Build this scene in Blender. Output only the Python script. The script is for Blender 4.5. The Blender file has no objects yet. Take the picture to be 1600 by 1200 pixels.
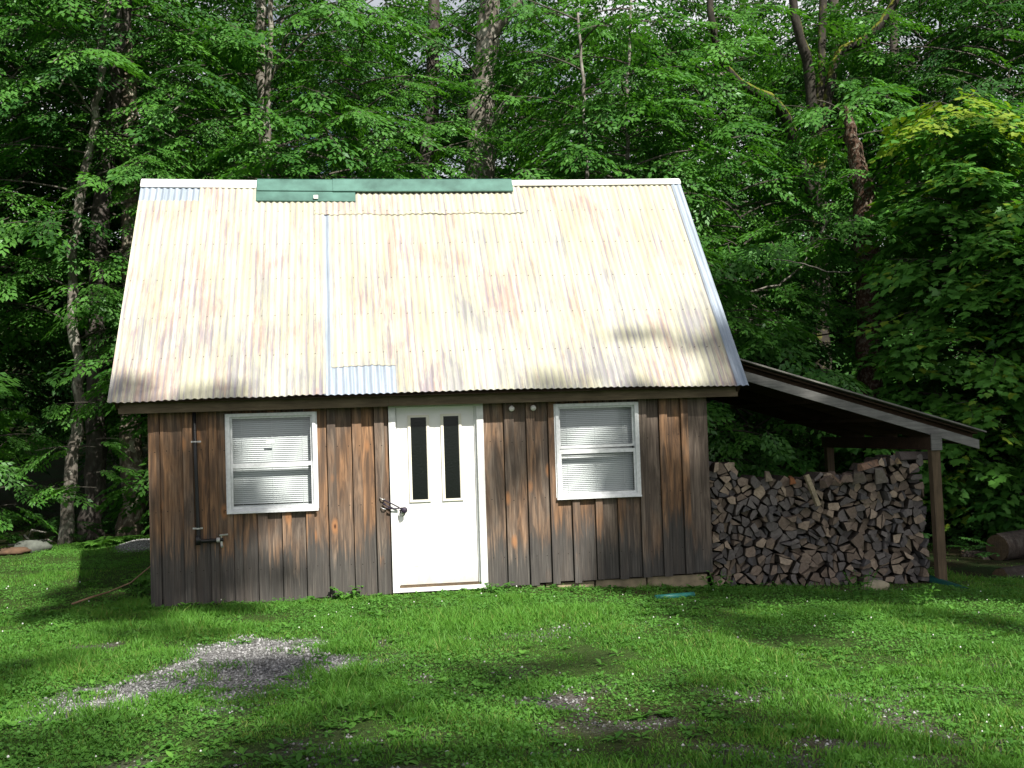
import bpy, math, random
import numpy as np
from mathutils import Vector, Matrix

rng = np.random.default_rng(7)
random.seed(7)
scene = bpy.context.scene
COL = scene.collection
PI = math.pi

# ------------------------------------------------------------------ camera
CX, CD, CH, YAW, PITCH, ROLL, FPX = -0.8077, 12.5939, 1.7171, .1464, .0404, -.032, 1776.04
_cy, _sy, _cp, _sp = math.cos(YAW), math.sin(YAW), math.cos(PITCH), math.sin(PITCH)
_f = np.array([_sy*_cp, _cy*_cp, _sp]); _r = np.array([_cy, -_sy, 0]); _u = np.cross(_r, _f)
_cr, _sr = math.cos(ROLL), math.sin(ROLL)
_r, _u = _r*_cr+_u*_sr, -_r*_sr+_u*_cr
CAM = np.array([CX, -CD, CH])
def ray(x, y): return _f + _r*(x-800)/FPX - _u*(y-600)/FPX
def at(x, y, Y):
    d = ray(x, y); return CAM + d*(Y-CAM[1])/d[1]
def at_z(x, y, Z):
    d = ray(x, y); return CAM + d*(Z-CAM[2])/d[2]
cam = bpy.data.cameras.new('camera'); camo = bpy.data.objects.new('camera', cam); COL.objects.link(camo)
cam.sensor_width = 36; cam.sensor_fit = 'HORIZONTAL'; cam.lens = 36*FPX/1600; cam.clip_end = 3000
M = Matrix(((_r[0], _u[0], -_f[0], CAM[0]), (_r[1], _u[1], -_f[1], CAM[1]), (_r[2], _u[2], -_f[2], CAM[2]), (0, 0, 0, 1)))
camo.matrix_world = M
scene.camera = camo

# ------------------------------------------------------------------ light
SUN = np.array([.377, -.98, 1.0]); SUN /= np.linalg.norm(SUN)
w = bpy.data.worlds.new('World'); scene.world = w; w.use_nodes = True
nt = w.node_tree; bg = nt.nodes['Background']
sky = nt.nodes.new('ShaderNodeTexSky'); sky.sky_type = 'NISHITA'; sky.sun_disc = False
sky.sun_elevation = math.asin(SUN[2]); sky.sun_rotation = math.atan2(SUN[0], SUN[1])
sky.dust_density = 3.0
# cloud-like white added over the hazy blue so the sky gaps read bright
_tc = nt.nodes.new('ShaderNodeTexCoord'); _nz = nt.nodes.new('ShaderNodeTexNoise'); _nz.inputs['Scale'].default_value = 2.6; _nz.inputs['Detail'].default_value = 6
_rp = nt.nodes.new('ShaderNodeValToRGB'); _rp.color_ramp.elements[0].position = .44; _rp.color_ramp.elements[1].position = .58
_mx = nt.nodes.new('ShaderNodeMix'); _mx.data_type = 'RGBA'; _mx.inputs[7].default_value = (14, 14.1, 14.6, 1)
nt.links.new(_tc.outputs['Generated'], _nz.inputs['Vector']); _sz = nt.nodes.new('ShaderNodeSeparateXYZ'); nt.links.new(_tc.outputs['Generated'], _sz.inputs[0])
_ma = nt.nodes.new('ShaderNodeMath'); _ma.operation = 'MULTIPLY_ADD'; _ma.inputs[1].default_value = -.40; nt.links.new(_sz.outputs[2], _ma.inputs[0])
_mb = nt.nodes.new('ShaderNodeMath'); _mb.operation = 'ADD'; _mb.inputs[1].default_value = .20; nt.links.new(_nz.outputs['Fac'], _mb.inputs[0]); nt.links.new(_mb.outputs[0], _ma.inputs[2])
nt.links.new(_ma.outputs[0], _rp.inputs[0]); nt.links.new(_rp.outputs[0], _mx.inputs[0]); nt.links.new(sky.outputs[0], _mx.inputs[6])
nt.links.new(_mx.outputs[2], bg.inputs[0]); bg.inputs[1].default_value = .042
sl = bpy.data.lights.new('sun', 'SUN'); sl.energy = 5.0; sl.angle = math.radians(.55); sl.color = (1, .95, .86)
so = bpy.data.objects.new('sun', sl); COL.objects.link(so)
so.rotation_euler = Vector(SUN).to_track_quat('Z', 'Y').to_euler(); so.location = (10, -25, 28)
vs = scene.view_settings
scene.display_settings.display_device = 'sRGB'
vs.view_transform = 'Standard'; vs.look = 'None'; vs.exposure = .72; vs.gamma = 1; vs.use_curve_mapping = False
cy = scene.cycles
cy.max_bounces = 6; cy.diffuse_bounces = 3; cy.glossy_bounces = 2; cy.transmission_bounces = 4; cy.transparent_max_bounces = 6
cy.caustics_reflective = False; cy.caustics_refractive = False

# ------------------------------------------------------------------ noise
def _hash(ix, iy, s):
    h = (ix*374761393 + iy*668265263 + s*974711) & 0xffffffff
    h = ((h ^ (h >> 13))*1274126177) & 0xffffffff
    return ((h ^ (h >> 16)) & 0xffff)/65535.0
def vnoise(x, y, s=0):
    x = np.asarray(x, float); y = np.asarray(y, float)
    ix = np.floor(x).astype(np.int64); iy = np.floor(y).astype(np.int64)
    fx = x-ix; fy = y-iy; fx = fx*fx*(3-2*fx); fy = fy*fy*(3-2*fy)
    a = _hash(ix, iy, s); b = _hash(ix+1, iy, s); c = _hash(ix, iy+1, s); d = _hash(ix+1, iy+1, s)
    return (a*(1-fx)+b*fx)*(1-fy)+(c*(1-fx)+d*fx)*fy
def fbm(x, y, s=0, o=4):
    t = 0; amp = .5; n = 0
    for k in range(o):
        t = t+amp*vnoise(x*2**k, y*2**k, s+k*17); n += amp; amp *= .5
    return t/n
def sstep(a, b, x):
    t = np.clip((x-a)/(b-a), 0, 1); return t*t*(3-2*t)

# ------------------------------------------------------------------ objects
def tag(o, label=None, cat=None, group=None, kind=None):
    if label: o['label'] = label
    if cat: o['category'] = cat
    if group: o['group'] = group
    if kind: o['kind'] = kind
    return o
def empty(name, loc=(0, 0, 0), rz=0, sc=1):
    o = bpy.data.objects.new(name, None); COL.objects.link(o)
    o.location = loc; o.rotation_euler = (0, 0, rz); o.scale = (sc, sc, sc); o.empty_display_size = .2
    return o
def link(name, me, parent=None):
    o = bpy.data.objects.new(name, me); COL.objects.link(o)
    if parent is not None: o.parent = parent
    return o
class MB:
    def __init__(s): s.v = []; s.f = []; s.m = []; s.t = []; s.tone = 0.5
    def add(s, vs, fs, m=0):
        b = len(s.v); s.v += [tuple(map(float, p)) for p in vs]; s.t += [s.tone]*len(vs)
        s.f += [tuple(i+b for i in f) for f in fs]; s.m += [m]*len(fs)
    def box(s, x0, x1, y0, y1, z0, z1, m=0):
        s.add([(x0, y0, z0), (x1, y0, z0), (x1, y1, z0), (x0, y1, z0), (x0, y0, z1), (x1, y0, z1), (x1, y1, z1), (x0, y1, z1)],
              [(0, 3, 2, 1), (4, 5, 6, 7), (0, 1, 5, 4), (1, 2, 6, 5), (2, 3, 7, 6), (3, 0, 4, 7)], m)
    def hexa(s, p, m=0):
        s.add(p, [(0, 3, 2, 1), (4, 5, 6, 7), (0, 1, 5, 4), (1, 2, 6, 5), (2, 3, 7, 6), (3, 0, 4, 7)], m)
    def prism(s, poly, vec, m=0, mside=None):
        n = len(poly); vec = np.array(vec, float); p = [np.array(q, float) for q in poly]
        s.add(p+[q+vec for q in p], [tuple(range(n))[::-1], tuple(range(n, 2*n))], m)
        s.add(p+[q+vec for q in p], [(i, (i+1) % n, n+(i+1) % n, n+i) for i in range(n)], m if mside is None else mside)
    def tube(s, pts, rad, n=8, m=0, cap=True, jit=0.0):
        pts = [np.array(p, float) for p in pts]; k = len(pts)
        if not hasattr(rad, '__len__'): rad = [rad]*k
        up = np.array([0.13, .31, 1.]); rings = []; a = None
        for i in range(k):
            d = pts[min(i+1, k-1)]-pts[max(i-1, 0)]; d /= np.linalg.norm(d)+1e-9
            if a is None:
                a = np.cross(d, up if abs(d[2]) < .9 else np.array([1., .1, 0]))
            a = a-d*(a@d); a /= np.linalg.norm(a)+1e-9; b = np.cross(d, a)
            ring = []
            for j in range(n):
                t = 2*PI*j/n; r = rad[i]*(1+jit*(random.random()-.5))
                ring.append(pts[i]+a*math.cos(t)*r+b*math.sin(t)*r)
            rings += ring
        fs = [(i*n+j, i*n+(j+1) % n, (i+1)*n+(j+1) % n, (i+1)*n+j) for i in range(k-1) for j in range(n)]
        if cap: fs += [tuple(range(n))[::-1], tuple(range((k-1)*n, k*n))]
        s.add(rings, fs, m)
    def ball(s, c, r, n=10, k=6, m=0, sq=(1, 1, 1)):
        vs = []; 
        for i in range(k+1):
            t = PI*i/k
            for j in range(n):
                q = 2*PI*j/n
                vs.append((c[0]+r*sq[0]*math.sin(t)*math.cos(q), c[1]+r*sq[1]*math.sin(t)*math.sin(q), c[2]+r*sq[2]*math.cos(t)))
        s.add(vs, [(i*n+j, (i+1)*n+j, (i+1)*n+(j+1) % n, i*n+(j+1) % n) for i in range(k) for j in range(n)], m)
    def mesh(s, name, mats, smooth=False):
        me = bpy.data.meshes.new(name); me.from_pydata(s.v, [], s.f)
        if not isinstance(mats, (list, tuple)): mats = [mats]
        for m in mats: me.materials.append(m)
        me.polygons.foreach_set('material_index', s.m)
        at_ = me.attributes.new('tone', 'FLOAT', 'POINT'); at_.data.foreach_set('value', s.t)
        if smooth: me.polygons.foreach_set('use_smooth', [True]*len(s.f))
        me.update(); return me
    def build(s, name, mats, parent=None, smooth=False, label=None):
        o = link(name, s.mesh(name, mats, smooth), parent)
        if label: o['label'] = label
        return o
def np_mesh(name, V, F, tone, mat, smooth=False):
    """V (n,3), F (m,k) all faces the same size, tone (n,)"""
    me = bpy.data.meshes.new(name); n = len(V); m, k = F.shape
    me.vertices.add(n); me.vertices.foreach_set('co', np.ascontiguousarray(V, np.float32).ravel())
    me.loops.add(m*k); me.loops.foreach_set('vertex_index', np.ascontiguousarray(F, np.int32).ravel())
    me.polygons.add(m); me.polygons.foreach_set('loop_start', np.arange(0, m*k, k, dtype=np.int32))
    me.polygons.foreach_set('loop_total', np.full(m, k, np.int32))
    if smooth: me.polygons.foreach_set('use_smooth', np.ones(m, bool))
    me.update(calc_edges=True)
    a = me.attributes.new('tone', 'FLOAT', 'POINT'); a.data.foreach_set('value', np.ascontiguousarray(tone, np.float32))
    me.materials.append(mat); me.validate(); return me

# ------------------------------------------------------------------ materials
class NB:
    def __init__(s, name):
        s.mat = bpy.data.materials.new(name); s.mat.use_nodes = True; s.t = s.mat.node_tree
        s.t.nodes.clear(); s.out = s.t.nodes.new('ShaderNodeOutputMaterial')
    def n(s, typ, ins=None, **kw):
        nd = s.t.nodes.new('ShaderNode'+typ)
        for k, v in kw.items(): setattr(nd, k, v)
        for k, v in (ins or {}).items(): s.set(nd.inputs[k], v)
        return nd
    def set(s, i, v):
        if isinstance(v, bpy.types.NodeSocket): s.t.links.new(v, i)
        elif isinstance(v, bpy.types.Node): s.t.links.new(v.outputs[0], i)
        elif isinstance(v, (tuple, list)) and i.type == 'RGBA' and len(v) == 3: i.default_value = (*v, 1)
        else: i.default_value = v
    def co(s, scale=(1, 1, 1), off=None, src='Object'):
        c = s.n('TexCoord').outputs[src]
        mp = s.n('Mapping', {'Vector': c, 'Scale': scale})
        if off is not None: s.set(mp.inputs['Location'], off)
        return mp.outputs[0]
    def noise(s, vec, scale=1, detail=4, rough=.55, dist=0):
        return s.n('TexNoise', {'Vector': vec, 'Scale': scale, 'Detail': detail, 'Roughness': rough, 'Distortion': dist}).outputs['Fac']
    def vor(s, vec, scale=1, out='Distance', feature='F1'):
        return s.n('TexVoronoi', {'Vector': vec, 'Scale': scale}, feature=feature).outputs[out]
    def ramp(s, fac, stops, interp='LINEAR'):
        nd = s.n('ValToRGB', {'Fac': fac}); cr = nd.color_ramp; cr.interpolation = interp
        while len(cr.elements) < len(stops): cr.elements.new(.5)
        for e, (p, c) in zip(cr.elements, stops):
            e.position = p; e.color = (c, c, c, 1) if not isinstance(c, (tuple, list)) else (*c, 1)
        return nd.outputs[0]
    def mix(s, fac, a, b, mode='MIX'):
        nd = s.n('Mix', data_type='RGBA', blend_type=mode)
        s.set(nd.inputs[0], fac); s.set(nd.inputs[6], a); s.set(nd.inputs[7], b); return nd.outputs[2]
    def math(s, op, a, b=0, c=0, clamp=False):
        nd = s.n('Math', operation=op, use_clamp=clamp); s.set(nd.inputs[0], a); s.set(nd.inputs[1], b); s.set(nd.inputs[2], c); return nd.outputs[0]
    def attr(s, name): return s.n('Attribute', attribute_name=name).outputs['Fac']
    def sep(s, v): return s.n('SeparateXYZ', {0: v}).outputs
    def comb(s, x=0, y=0, z=0): return s.n('CombineXYZ', {0: x, 1: y, 2: z}).outputs[0]
    def pbsdf(s, col, rough=.7, metal=0, spec=.4, bump=None, bstr=.3, bdist=.01, **kw):
        nd = s.n('BsdfPrincipled', {'Base Color': col, 'Roughness': rough, 'Metallic': metal, 'Specular IOR Level': spec})
        if bump is not None:
            b = s.n('Bump', {'Height': bump, 'Strength': bstr, 'Distance': bdist}); s.set(nd.inputs['Normal'], b.outputs[0])
        for k, v in kw.items(): s.set(nd.inputs[k], v)
        return nd.outputs[0]
    def done(s, sh): s.t.links.new(sh, s.out.inputs[0]); return s.mat

def simple(name, col, rough=.6, metal=0, var=.15, scale=20, spec=.4, bstr=.15):
    b = NB(name); v = b.co()
    nz = b.noise(v, scale, 5)
    c = b.mix(b.ramp(nz, [(.3, 0.), (.7, 1.)]), tuple(x*(1-var) for x in col), tuple(min(1, x*(1+var)) for x in col))
    return b.done(b.pbsdf(c, rough, metal, spec, nz, bstr))

def mat_board():
    b = NB('weathered_board'); tone = b.attr('tone')
    off = b.comb(b.math('MULTIPLY', tone, 37.), 0, b.math('MULTIPLY', tone, 91.))
    fine = b.noise(b.co((70, 20, 2.2), off), 1, 6, .65, .4)
    mid = b.noise(b.co((14, 6, 1.3), off), 1, 5, .6, 1.2)
    big = b.noise(b.co((3.5, 1, 1.1), off), 1, 4, .55, .6)
    warm = b.ramp(fine, [(.25, (.15, .078, .040)), (.55, (.36, .20, .105)), (.8, (.55, .345, .20))])
    grey = b.ramp(fine, [(.25, (.085, .066, .054)), (.55, (.215, .17, .135)), (.8, (.36, .30, .25))])
    sel = b.ramp(b.math('ADD', b.math('MULTIPLY', tone, .34), b.math('MULTIPLY', big, .8)), [(.42, 0.), (.66, 1.)])
    col = b.mix(sel, warm, grey)
    dk = b.ramp(mid, [(.42, 1.), (.68, 0.)])
    col = b.mix(b.math('MULTIPLY', dk, .78), col, (.050, .038, .032))
    # knots with an orange ring
    kv = b.n('TexVoronoi', {'Vector': b.co((3.6, .01, 1.6), off), 'Scale': 1.0}); kd = kv.outputs['Distance']
    kk = b.math('ADD', kd, b.math('MULTIPLY', fine, .05))
    col = b.mix(b.ramp(kk, [(.11, .8), (.19, 0.)]), col, (.34, .165, .075))
    col = b.mix(b.ramp(kk, [(.05, 1.), (.085, 0.)]), col, (.07, .03, .018))
    # rain splash weathering along the foot of the wall, its edge different on each board
    z = b.sep(b.co())[2]
    edge = b.math('ADD', z, b.math('MULTIPLY', b.math('SUBTRACT', mid, .5), .75))
    edge = b.math('ADD', edge, b.math('MULTIPLY', b.math('SUBTRACT', tone, .5), .38))
    edge = b.math('ADD', edge, b.math('MULTIPLY', b.math('SUBTRACT', fine, .5), .45))
    wet = b.ramp(edge, [(.36, 1.), (.62, 0.)])
    low = b.ramp(fine, [(.2, (.026, .025, .025)), (.55, (.075, .071, .067)), (.85, (.17, .16, .145))])
    col = b.mix(b.math('MULTIPLY', wet, .93), col, low)
    px_, _, pz_ = b.sep(b.co()); fx_ = b.math('SUBTRACT', b.math('FRACT', b.math('MULTIPLY', px_, 8.3)), .5); fz_ = b.math('SUBTRACT', b.math('FRACT', b.math('ADD', b.math('MULTIPLY', pz_, 1.55), b.math('MULTIPLY', tone, .06))), .5)
    nd_ = b.math('ADD', b.math('POWER', b.math('MULTIPLY', fx_, 120.), 2.), b.math('POWER', b.math('MULTIPLY', fz_, 645.), 2.))
    col = b.mix(b.math('LESS_THAN', nd_, 36.), col, (.03, .024, .02))
    return b.done(b.pbsdf(col, .8, 0, .25, fine, .35, .004))

def mat_plainwood(name, lo, hi, ax=(3, 3, 60), bstr=.3):
    b = NB(name); v = b.co(ax); f = b.noise(v, 1, 5, .6, .5); g = b.noise(b.co((2, 2, 2)), 1.5, 4)
    c = b.ramp(f, [(.25, lo), (.75, hi)])
    c = b.mix(b.math('MULTIPLY', b.ramp(g, [(.4, 0.), (.7, 1.)]), .5), c, tuple(x*.5 for x in lo))
    return b.done(b.pbsdf(c, .8, 0, .25, f, bstr, .004))

def mat_roof(name, galv=False):
    """worn paint on corrugated iron: cream over red over bare zinc; the object's own coordinates run x along the eave, y up the slope"""
    b = NB(name); rnd = b.n('ObjectInfo').outputs['Random']
    off = b.comb(b.math('MULTIPLY', rnd, 51.), b.math('MULTIPLY', rnd, 23.), 0)
    st = b.noise(b.co((26, 1.3, 1), off), 1, 6, .65, .3)
    st2 = b.noise(b.co((44, 1.1, 1), off), 1, 5, .6, .2)
    blot = b.noise(b.co((1.5, .75, 1), off), 1, 5, .6, .5)
    spot = b.noise(b.co((30, 14, 1), off), 1, 4, .7)
    if galv:
        c = b.ramp(st, [(.25, (.22, .27, .33)), (.6, (.40, .46, .54)), (.85, (.56, .62, .70))])
        c = b.mix(b.ramp(spot, [(.62, 0.), (.8, .6)]), c, (.16, .17, .2))
        return b.done(b.pbsdf(c, .55, .25, .5, spot, .1, .002))
    c = b.ramp(b.noise(b.co((5, .7, 1), off), 1, 4), [(.3, (.42, .405, .285)), (.55, (.495, .485, .375)), (.8, (.56, .56, .48))])
    x, y, z = b.sep(b.co())
    low = b.math('ADD', b.math('MULTIPLY', y, -.03), .055)
    fine = b.noise(b.co((95, 5, 1), off), 1, 6, .7)
    # faded red under the cream, in short runs
    q = b.math('ADD', b.math('ADD', b.math('MULTIPLY', blot, .55), b.math('MULTIPLY', st, .40)), b.math('MULTIPLY', fine, .28))
    c = b.mix(b.math('MULTIPLY', b.ramp(q, [(.635, 0.), (.695, 1.)]), .47), c, (.34, .155, .175))
    blot2 = b.noise(b.co((2.2, .9, 1), b.comb(b.math('MULTIPLY', rnd, 17.), 5.3, 0)), 1, 5, .6, .4)
    q2 = b.math('ADD', b.math('ADD', b.math('ADD', b.math('MULTIPLY', blot2, .5), b.math('MULTIPLY', st2, .42)), b.math('MULTIPLY', fine, .28)), low)
    c = b.mix(b.math('MULTIPLY', b.ramp(q2, [(.63, 0.), (.71, 1.)]), .62), c, (.19, .195, .25))
    # dirt and bare zinc along the valleys of the corrugation
    ph = b.math('SINE', b.math('MULTIPLY', x, 2*PI/.0745))
    val = b.ramp(b.math('ADD', b.math('MULTIPLY', ph, -.5), b.math('MULTIPLY', b.math('SUBTRACT', st, .5), 1.6)), [(.22, 0.), (.62, 1.)])
    c = b.mix(b.math('MULTIPLY', val, .78), c, (.22, .205, .245))
    c = b.mix(b.ramp(spot, [(.64, 0.), (.74, .6)]), c, (.15, .13, .14))
    # nail heads
    nx = b.math('SUBTRACT', b.math('FRACT', b.math('DIVIDE', x, .149)), .5); ny = b.math('SUBTRACT', b.math('FRACT', b.math('DIVIDE', b.math('ADD', y, .32), .62)), .5)
    nd = b.math('ADD', b.math('POWER', b.math('MULTIPLY', nx, 149.), 2.), b.math('POWER', b.math('MULTIPLY', ny, 620.), 2.))
    c = b.mix(b.math('LESS_THAN', nd, 62.), c, (.13, .11, .10))
    return b.done(b.pbsdf(c, .62, 0, .35, spot, .1, .002))

def mat_leaf(name, dark, light, trans=.38, gloss=.045, yellow=None):
    b = NB(name); t = b.attr('tone'); rnd = b.n('ObjectInfo').outputs['Random']
    k = b.math('ADD', b.math('MULTIPLY', t, .8), b.math('MULTIPLY', rnd, .2))
    stops = [(.05, dark), (.85, light)]
    if yellow: stops.append((.97, yellow))
    c = b.ramp(k, stops)
    d = b.n('BsdfDiffuse', {'Color': c}); tr = b.n('BsdfTranslucent', {'Color': b.mix(1., c, (1.15, 1.25, .5), 'MULTIPLY')})
    g = b.n('BsdfGlossy', {'Color': (.75, .9, .8), 'Roughness': .5})
    m1 = b.n('MixShader', {0: trans, 1: d.outputs[0], 2: tr.outputs[0]})
    m2 = b.n('MixShader', {0: gloss, 1: m1.outputs[0], 2: g.outputs[0]})
    return b.done(m2.outputs[0])

def mat_bark(name, lo, hi, lichen, amt=.5, moss=None, sc=1.0):
    b = NB(name); v = b.co((9*sc, 9*sc, 3*sc)); f = b.noise(v, 1, 6, .65, .6); sp = b.noise(b.co((7*sc, 7*sc, 5*sc), (3, 1, 7)), 1, 5, .6, .5)
    c = b.ramp(f, [(.28, lo), (.7, hi)])
    c = b.mix(b.math('MULTIPLY', b.ramp(sp, [(.5, 0.), (.6, 1.)]), amt), c, lichen)
    if moss:
        nz = b.sep(b.n('NewGeometry').outputs['Normal'])[2]
        mm = b.math('ADD', nz, b.math('MULTIPLY', b.math('SUBTRACT', sp, .5), 1.4))
        c = b.mix(b.ramp(mm, [(.1, 0.), (.45, 1.)]), c, moss)
    return b.done(b.pbsdf(c, .85, 0, .2, f, .7, .03))

def mat_logs():
    b = NB('split_wood'); oc = b.n('ObjectInfo').outputs['Color']; rnd = b.n('ObjectInfo').outputs['Random']
    off = b.comb(b.math('MULTIPLY', rnd, 40.), 0, b.math('MULTIPLY', rnd, 60.))
    f = b.noise(b.co((28, 28, 28), off), 1, 5, .6, .8); g = b.noise(b.co((9, 9, 9), off), 1, 3, .6)
    c = b.mix(b.ramp(f, [(.3, 0.), (.7, 1.)]), b.mix(1., oc, (.55, .53, .52), 'MULTIPLY'), oc)
    c = b.mix(b.math('MULTIPLY', b.ramp(g, [(.5, 0.), (.72, 1.)]), .45), c, (.075, .066, .062))
    x, y, z = b.sep(b.co()); rx = b.math('ADD', x, b.math('MULTIPLY', b.math('SUBTRACT', rnd, .5), .16)); rz = b.math('ADD', z, .07)
    ring = b.math('SINE', b.math('ADD', b.math('MULTIPLY', b.math('SQRT', b.math('ADD', b.math('MULTIPLY', rx, rx), b.math('MULTIPLY', rz, rz))), 520.), b.math('MULTIPLY', f, 9.)))
    c = b.mix(b.math('MULTIPLY', b.ramp(ring, [(.1, 0.), (.9, 1.)]), .22), c, (.06, .05, .045))
    return b.done(b.pbsdf(c, .85, 0, .2, f, .5, .006))

def mat_ground():
    b = NB('lawn_soil'); v = b.co((1, 1, 1))
    n1 = b.noise(v, 22, 6, .7); n2 = b.noise(v, 3.2, 5, .6); peb = b.vor(v, 55, 'Color'); pd = b.vor(v, 55)
    soil = b.ramp(n1, [(.25, (.028, .020, .013)), (.55, (.062, .045, .028)), (.8, (.13, .10, .07))])
    green = b.ramp(n1, [(.3, (.022, .05, .010)), (.7, (.055, .105, .022))])
    base = b.mix(b.math('MULTIPLY', b.attr('green'), .85), soil, green)
    pg = b.ramp(b.sep(peb)[0], [(.1, (.12, .12, .12)), (.5, (.24, .24, .24)), (.9, (.42, .42, .42))])
    pg = b.mix(b.ramp(pd, [(.35, 0.), (.7, .75)]), pg, (.05, .047, .045))
    base = b.mix(b.attr('gravel'), base, pg)
    litter = b.ramp(b.noise(v, 13, 6, .7, .6), [(.3, (.014, .014, .007)), (.55, (.034, .030, .014)), (.75, (.085, .058, .03))])
    litter = b.mix(b.ramp(b.noise(v, 1.1, 5, .65), [(.42, 0.), (.6, .85)]), litter, (.018, .042, .010))
    base = b.mix(b.attr('forest'), base, litter)
    return b.done(b.pbsdf(base, .95, 0, .1, b.math('ADD', n1, b.math('MULTIPLY', pd, -.4)), .8, .03))

def mat_glass():
    b = NB('window_glass'); fr = b.math('ADD', .035, b.math('MULTIPLY', b.math('POWER', b.n('LayerWeight').outputs['Facing'], 4.), .7))
    tr = b.n('BsdfTransparent', {'Color': (.93, .95, .95)}); gl = b.n('BsdfGlossy', {'Roughness': .02, 'Color': (1, 1, 1)})
    return b.done(b.n('MixShader', {0: fr, 1: tr.outputs[0], 2: gl.outputs[0]}).outputs[0])
def mat_doorglass():
    b = NB('door_glass_dark_room'); v = b.co(); n1 = b.noise(v, 55, 4, .6)  # opaque pane; the dark room behind is put into its near-black colour
    sp = b.ramp(b.noise(v, 75, 2), [(.69, 0.), (.76, 1.)])
    c = b.mix(b.math('MULTIPLY', sp, .25), (.006, .008, .007), (.10, .11, .10))
    return b.done(b.pbsdf(c, .16, 0, .35, n1, .3, .004))

BOARD = mat_board()
ROOFP = mat_roof('worn_cream_paint'); GALV = mat_roof('bare_galvanised', True)
def mat_door():
    b = NB('scuffed_white_door'); v = b.co(); n1 = b.noise(b.co((9, 9, 3)), 1, 6, .7); z = b.sep(v)[2]
    m = b.ramp(b.math('ADD', z, b.math('MULTIPLY', b.math('SUBTRACT', n1, .5), .5)), [(.06, .65), (.26, 0.)])
    c = b.mix(m, (.80, .80, .79), (.42, .37, .30)); c = b.mix(b.ramp(b.noise(b.co((14, 14, 14)), 1, 4, .7), [(.66, 0.), (.76, .35)]), c, (.5, .47, .42))
    return b.done(b.pbsdf(c, .42, 0, .4))
WHITE = mat_door()
TRIMW = simple('white_trim', (.72, .73, .72), .55, 0, .1, 14)
IVORY = simple('ivory_trim', (.74, .71, .62), .5, 0, .04, 12)
ALU = simple('white_aluminium', (.72, .74, .76), .45, 0.1, .12, 25)
BLIND = simple('blind_slat', (.60, .63, .64), .5, 0, .04, 6)
CAPW = simple('white_ridge_metal', (.80, .80, .80), .4, 0, .04, 6)
CAPG = simple('green_ridge_metal', (.080, .170, .142), .45, 0, .3, 5)
EAVE = mat_plainwood('eave_wood', (.10, .075, .05), (.22, .17, .11), (4, 40, 40))
DARKW = mat_plainwood('shade_dark_wood', (.03, .019, .013), (.085, .05, .032), (4, 40, 40))  # dark brown boards; the shade under the roofs is put into this colour too
GREYW = mat_plainwood('grey_lumber', (.09, .09, .088), (.25, .25, .24), (3, 40, 40))
POSTW = mat_plainwood('tan_post_wood', (.075, .055, .036), (.16, .115, .07), (40, 40, 3))
BLACK = simple('black_pipe', (.012, .012, .013), .4, 0, .2)
CORD = simple('dark_bungee', (.025, .018, .035), .6, 0, .4, 60)
STEEL = simple('dull_steel', (.55, .55, .54), .35, .6, .15, 30)
CERAM = simple('white_ceramic', (.72, .70, .66), .3, 0, .06)
STONE = simple('pale_block_stone', (.28, .23, .15), .9, 0, .35, 9)
ROCKT = simple('tan_rock', (.33, .29, .20), .9, 0, .25, 12); ROCKG = simple('grey_rock', (.105, .115, .10), .9, 0, .35, 10)
ROCKO = simple('orange_earth', (.10, .06, .037), .95, 0, .35, 9)
SHEET = simple('weathered_sheet', (.17, .165, .15), .65, .2, .3, 6)
TEAL = simple('teal_plastic', (.02, .15, .13), .45, 0, .2); GREENP = simple('dark_green_pipe', (.01, .075, .065), .4, 0, .2)
PALEP = simple('paper_sticker', (.8, .8, .78), .6, 0, .03)
DARKI = simple('dark_interior', (.02, .018, .016), .9)  # near-black in place of the unlit inside of the shed
GLASS = mat_glass(); DGLASS = mat_doorglass()
LEAF_A = mat_leaf('beech_leaf', (.021, .098, .012), (.104, .278, .040))
LEAF_B = mat_leaf('deep_leaf', (.015, .072, .012), (.060, .172, .029))
LEAF_M = mat_leaf('maple_leaf', (.028, .115, .016), (.105, .285, .040), .4, .045, (.24, .34, .03))  # last stop is the sunlit yellow green of the topmost sprays
LEAF_F = mat_leaf('far_leaf', (.020, .080, .013), (.075, .20, .030))
GRASSM = mat_leaf('grass_blade', (.044, .132, .018), (.142, .340, .050), .38, .012, (.22, .24, .07))
WEEDM = mat_leaf('weed_leaf', (.045, .145, .026), (.135, .32, .052), .32, .02)
BK_PALE = mat_bark('pale_bark', (.07, .06, .05), (.20, .18, .155), (.33, .32, .28), .8)
BK_DARK = mat_bark('dark_bark', (.026, .022, .02), (.095, .08, .072), (.16, .155, .135), .4)
BK_MOTT = mat_bark('mottled_bark', (.06, .048, .036), (.22, .18, .135), (.44, .41, .32), .85)
BK_RUST = mat_bark('rusty_bark', (.022, .013, .009), (.085, .044, .027), (.19, .165, .13), .8, None, 3.6)
BK_MOSS = mat_bark('mossy_bark', (.016, .014, .012), (.05, .043, .036), (.08, .08, .06), .3, (.14, .15, .02))
TWIG = mat_bark('grey_twig', (.09, .08, .07), (.26, .24, .21), (.38, .37, .34), .5)
LOGM = mat_logs(); LOGS = (lambda b: b.done(b.pbsdf(b.mix(b.ramp(b.noise(b.co((28, 28, 28)), 1, 5, .6, .8), [(.3, .5), (.7, 1.)]), (0, 0, 0), b.ramp(b.attr('tone'), [(0., (.115, .11, .115)), (.45, (.17, .155, .15)), (.6, (.2, .155, .12)), (.85, (.25, .195, .15)), (1., (.42, .33, .25))])), .85, 0, .2)))(NB('split_wood_small')); LBARK = mat_bark('firewood_bark', (.025, .020, .017), (.075, .06, .05), (.11, .105, .09), .4, None, 2)
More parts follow.
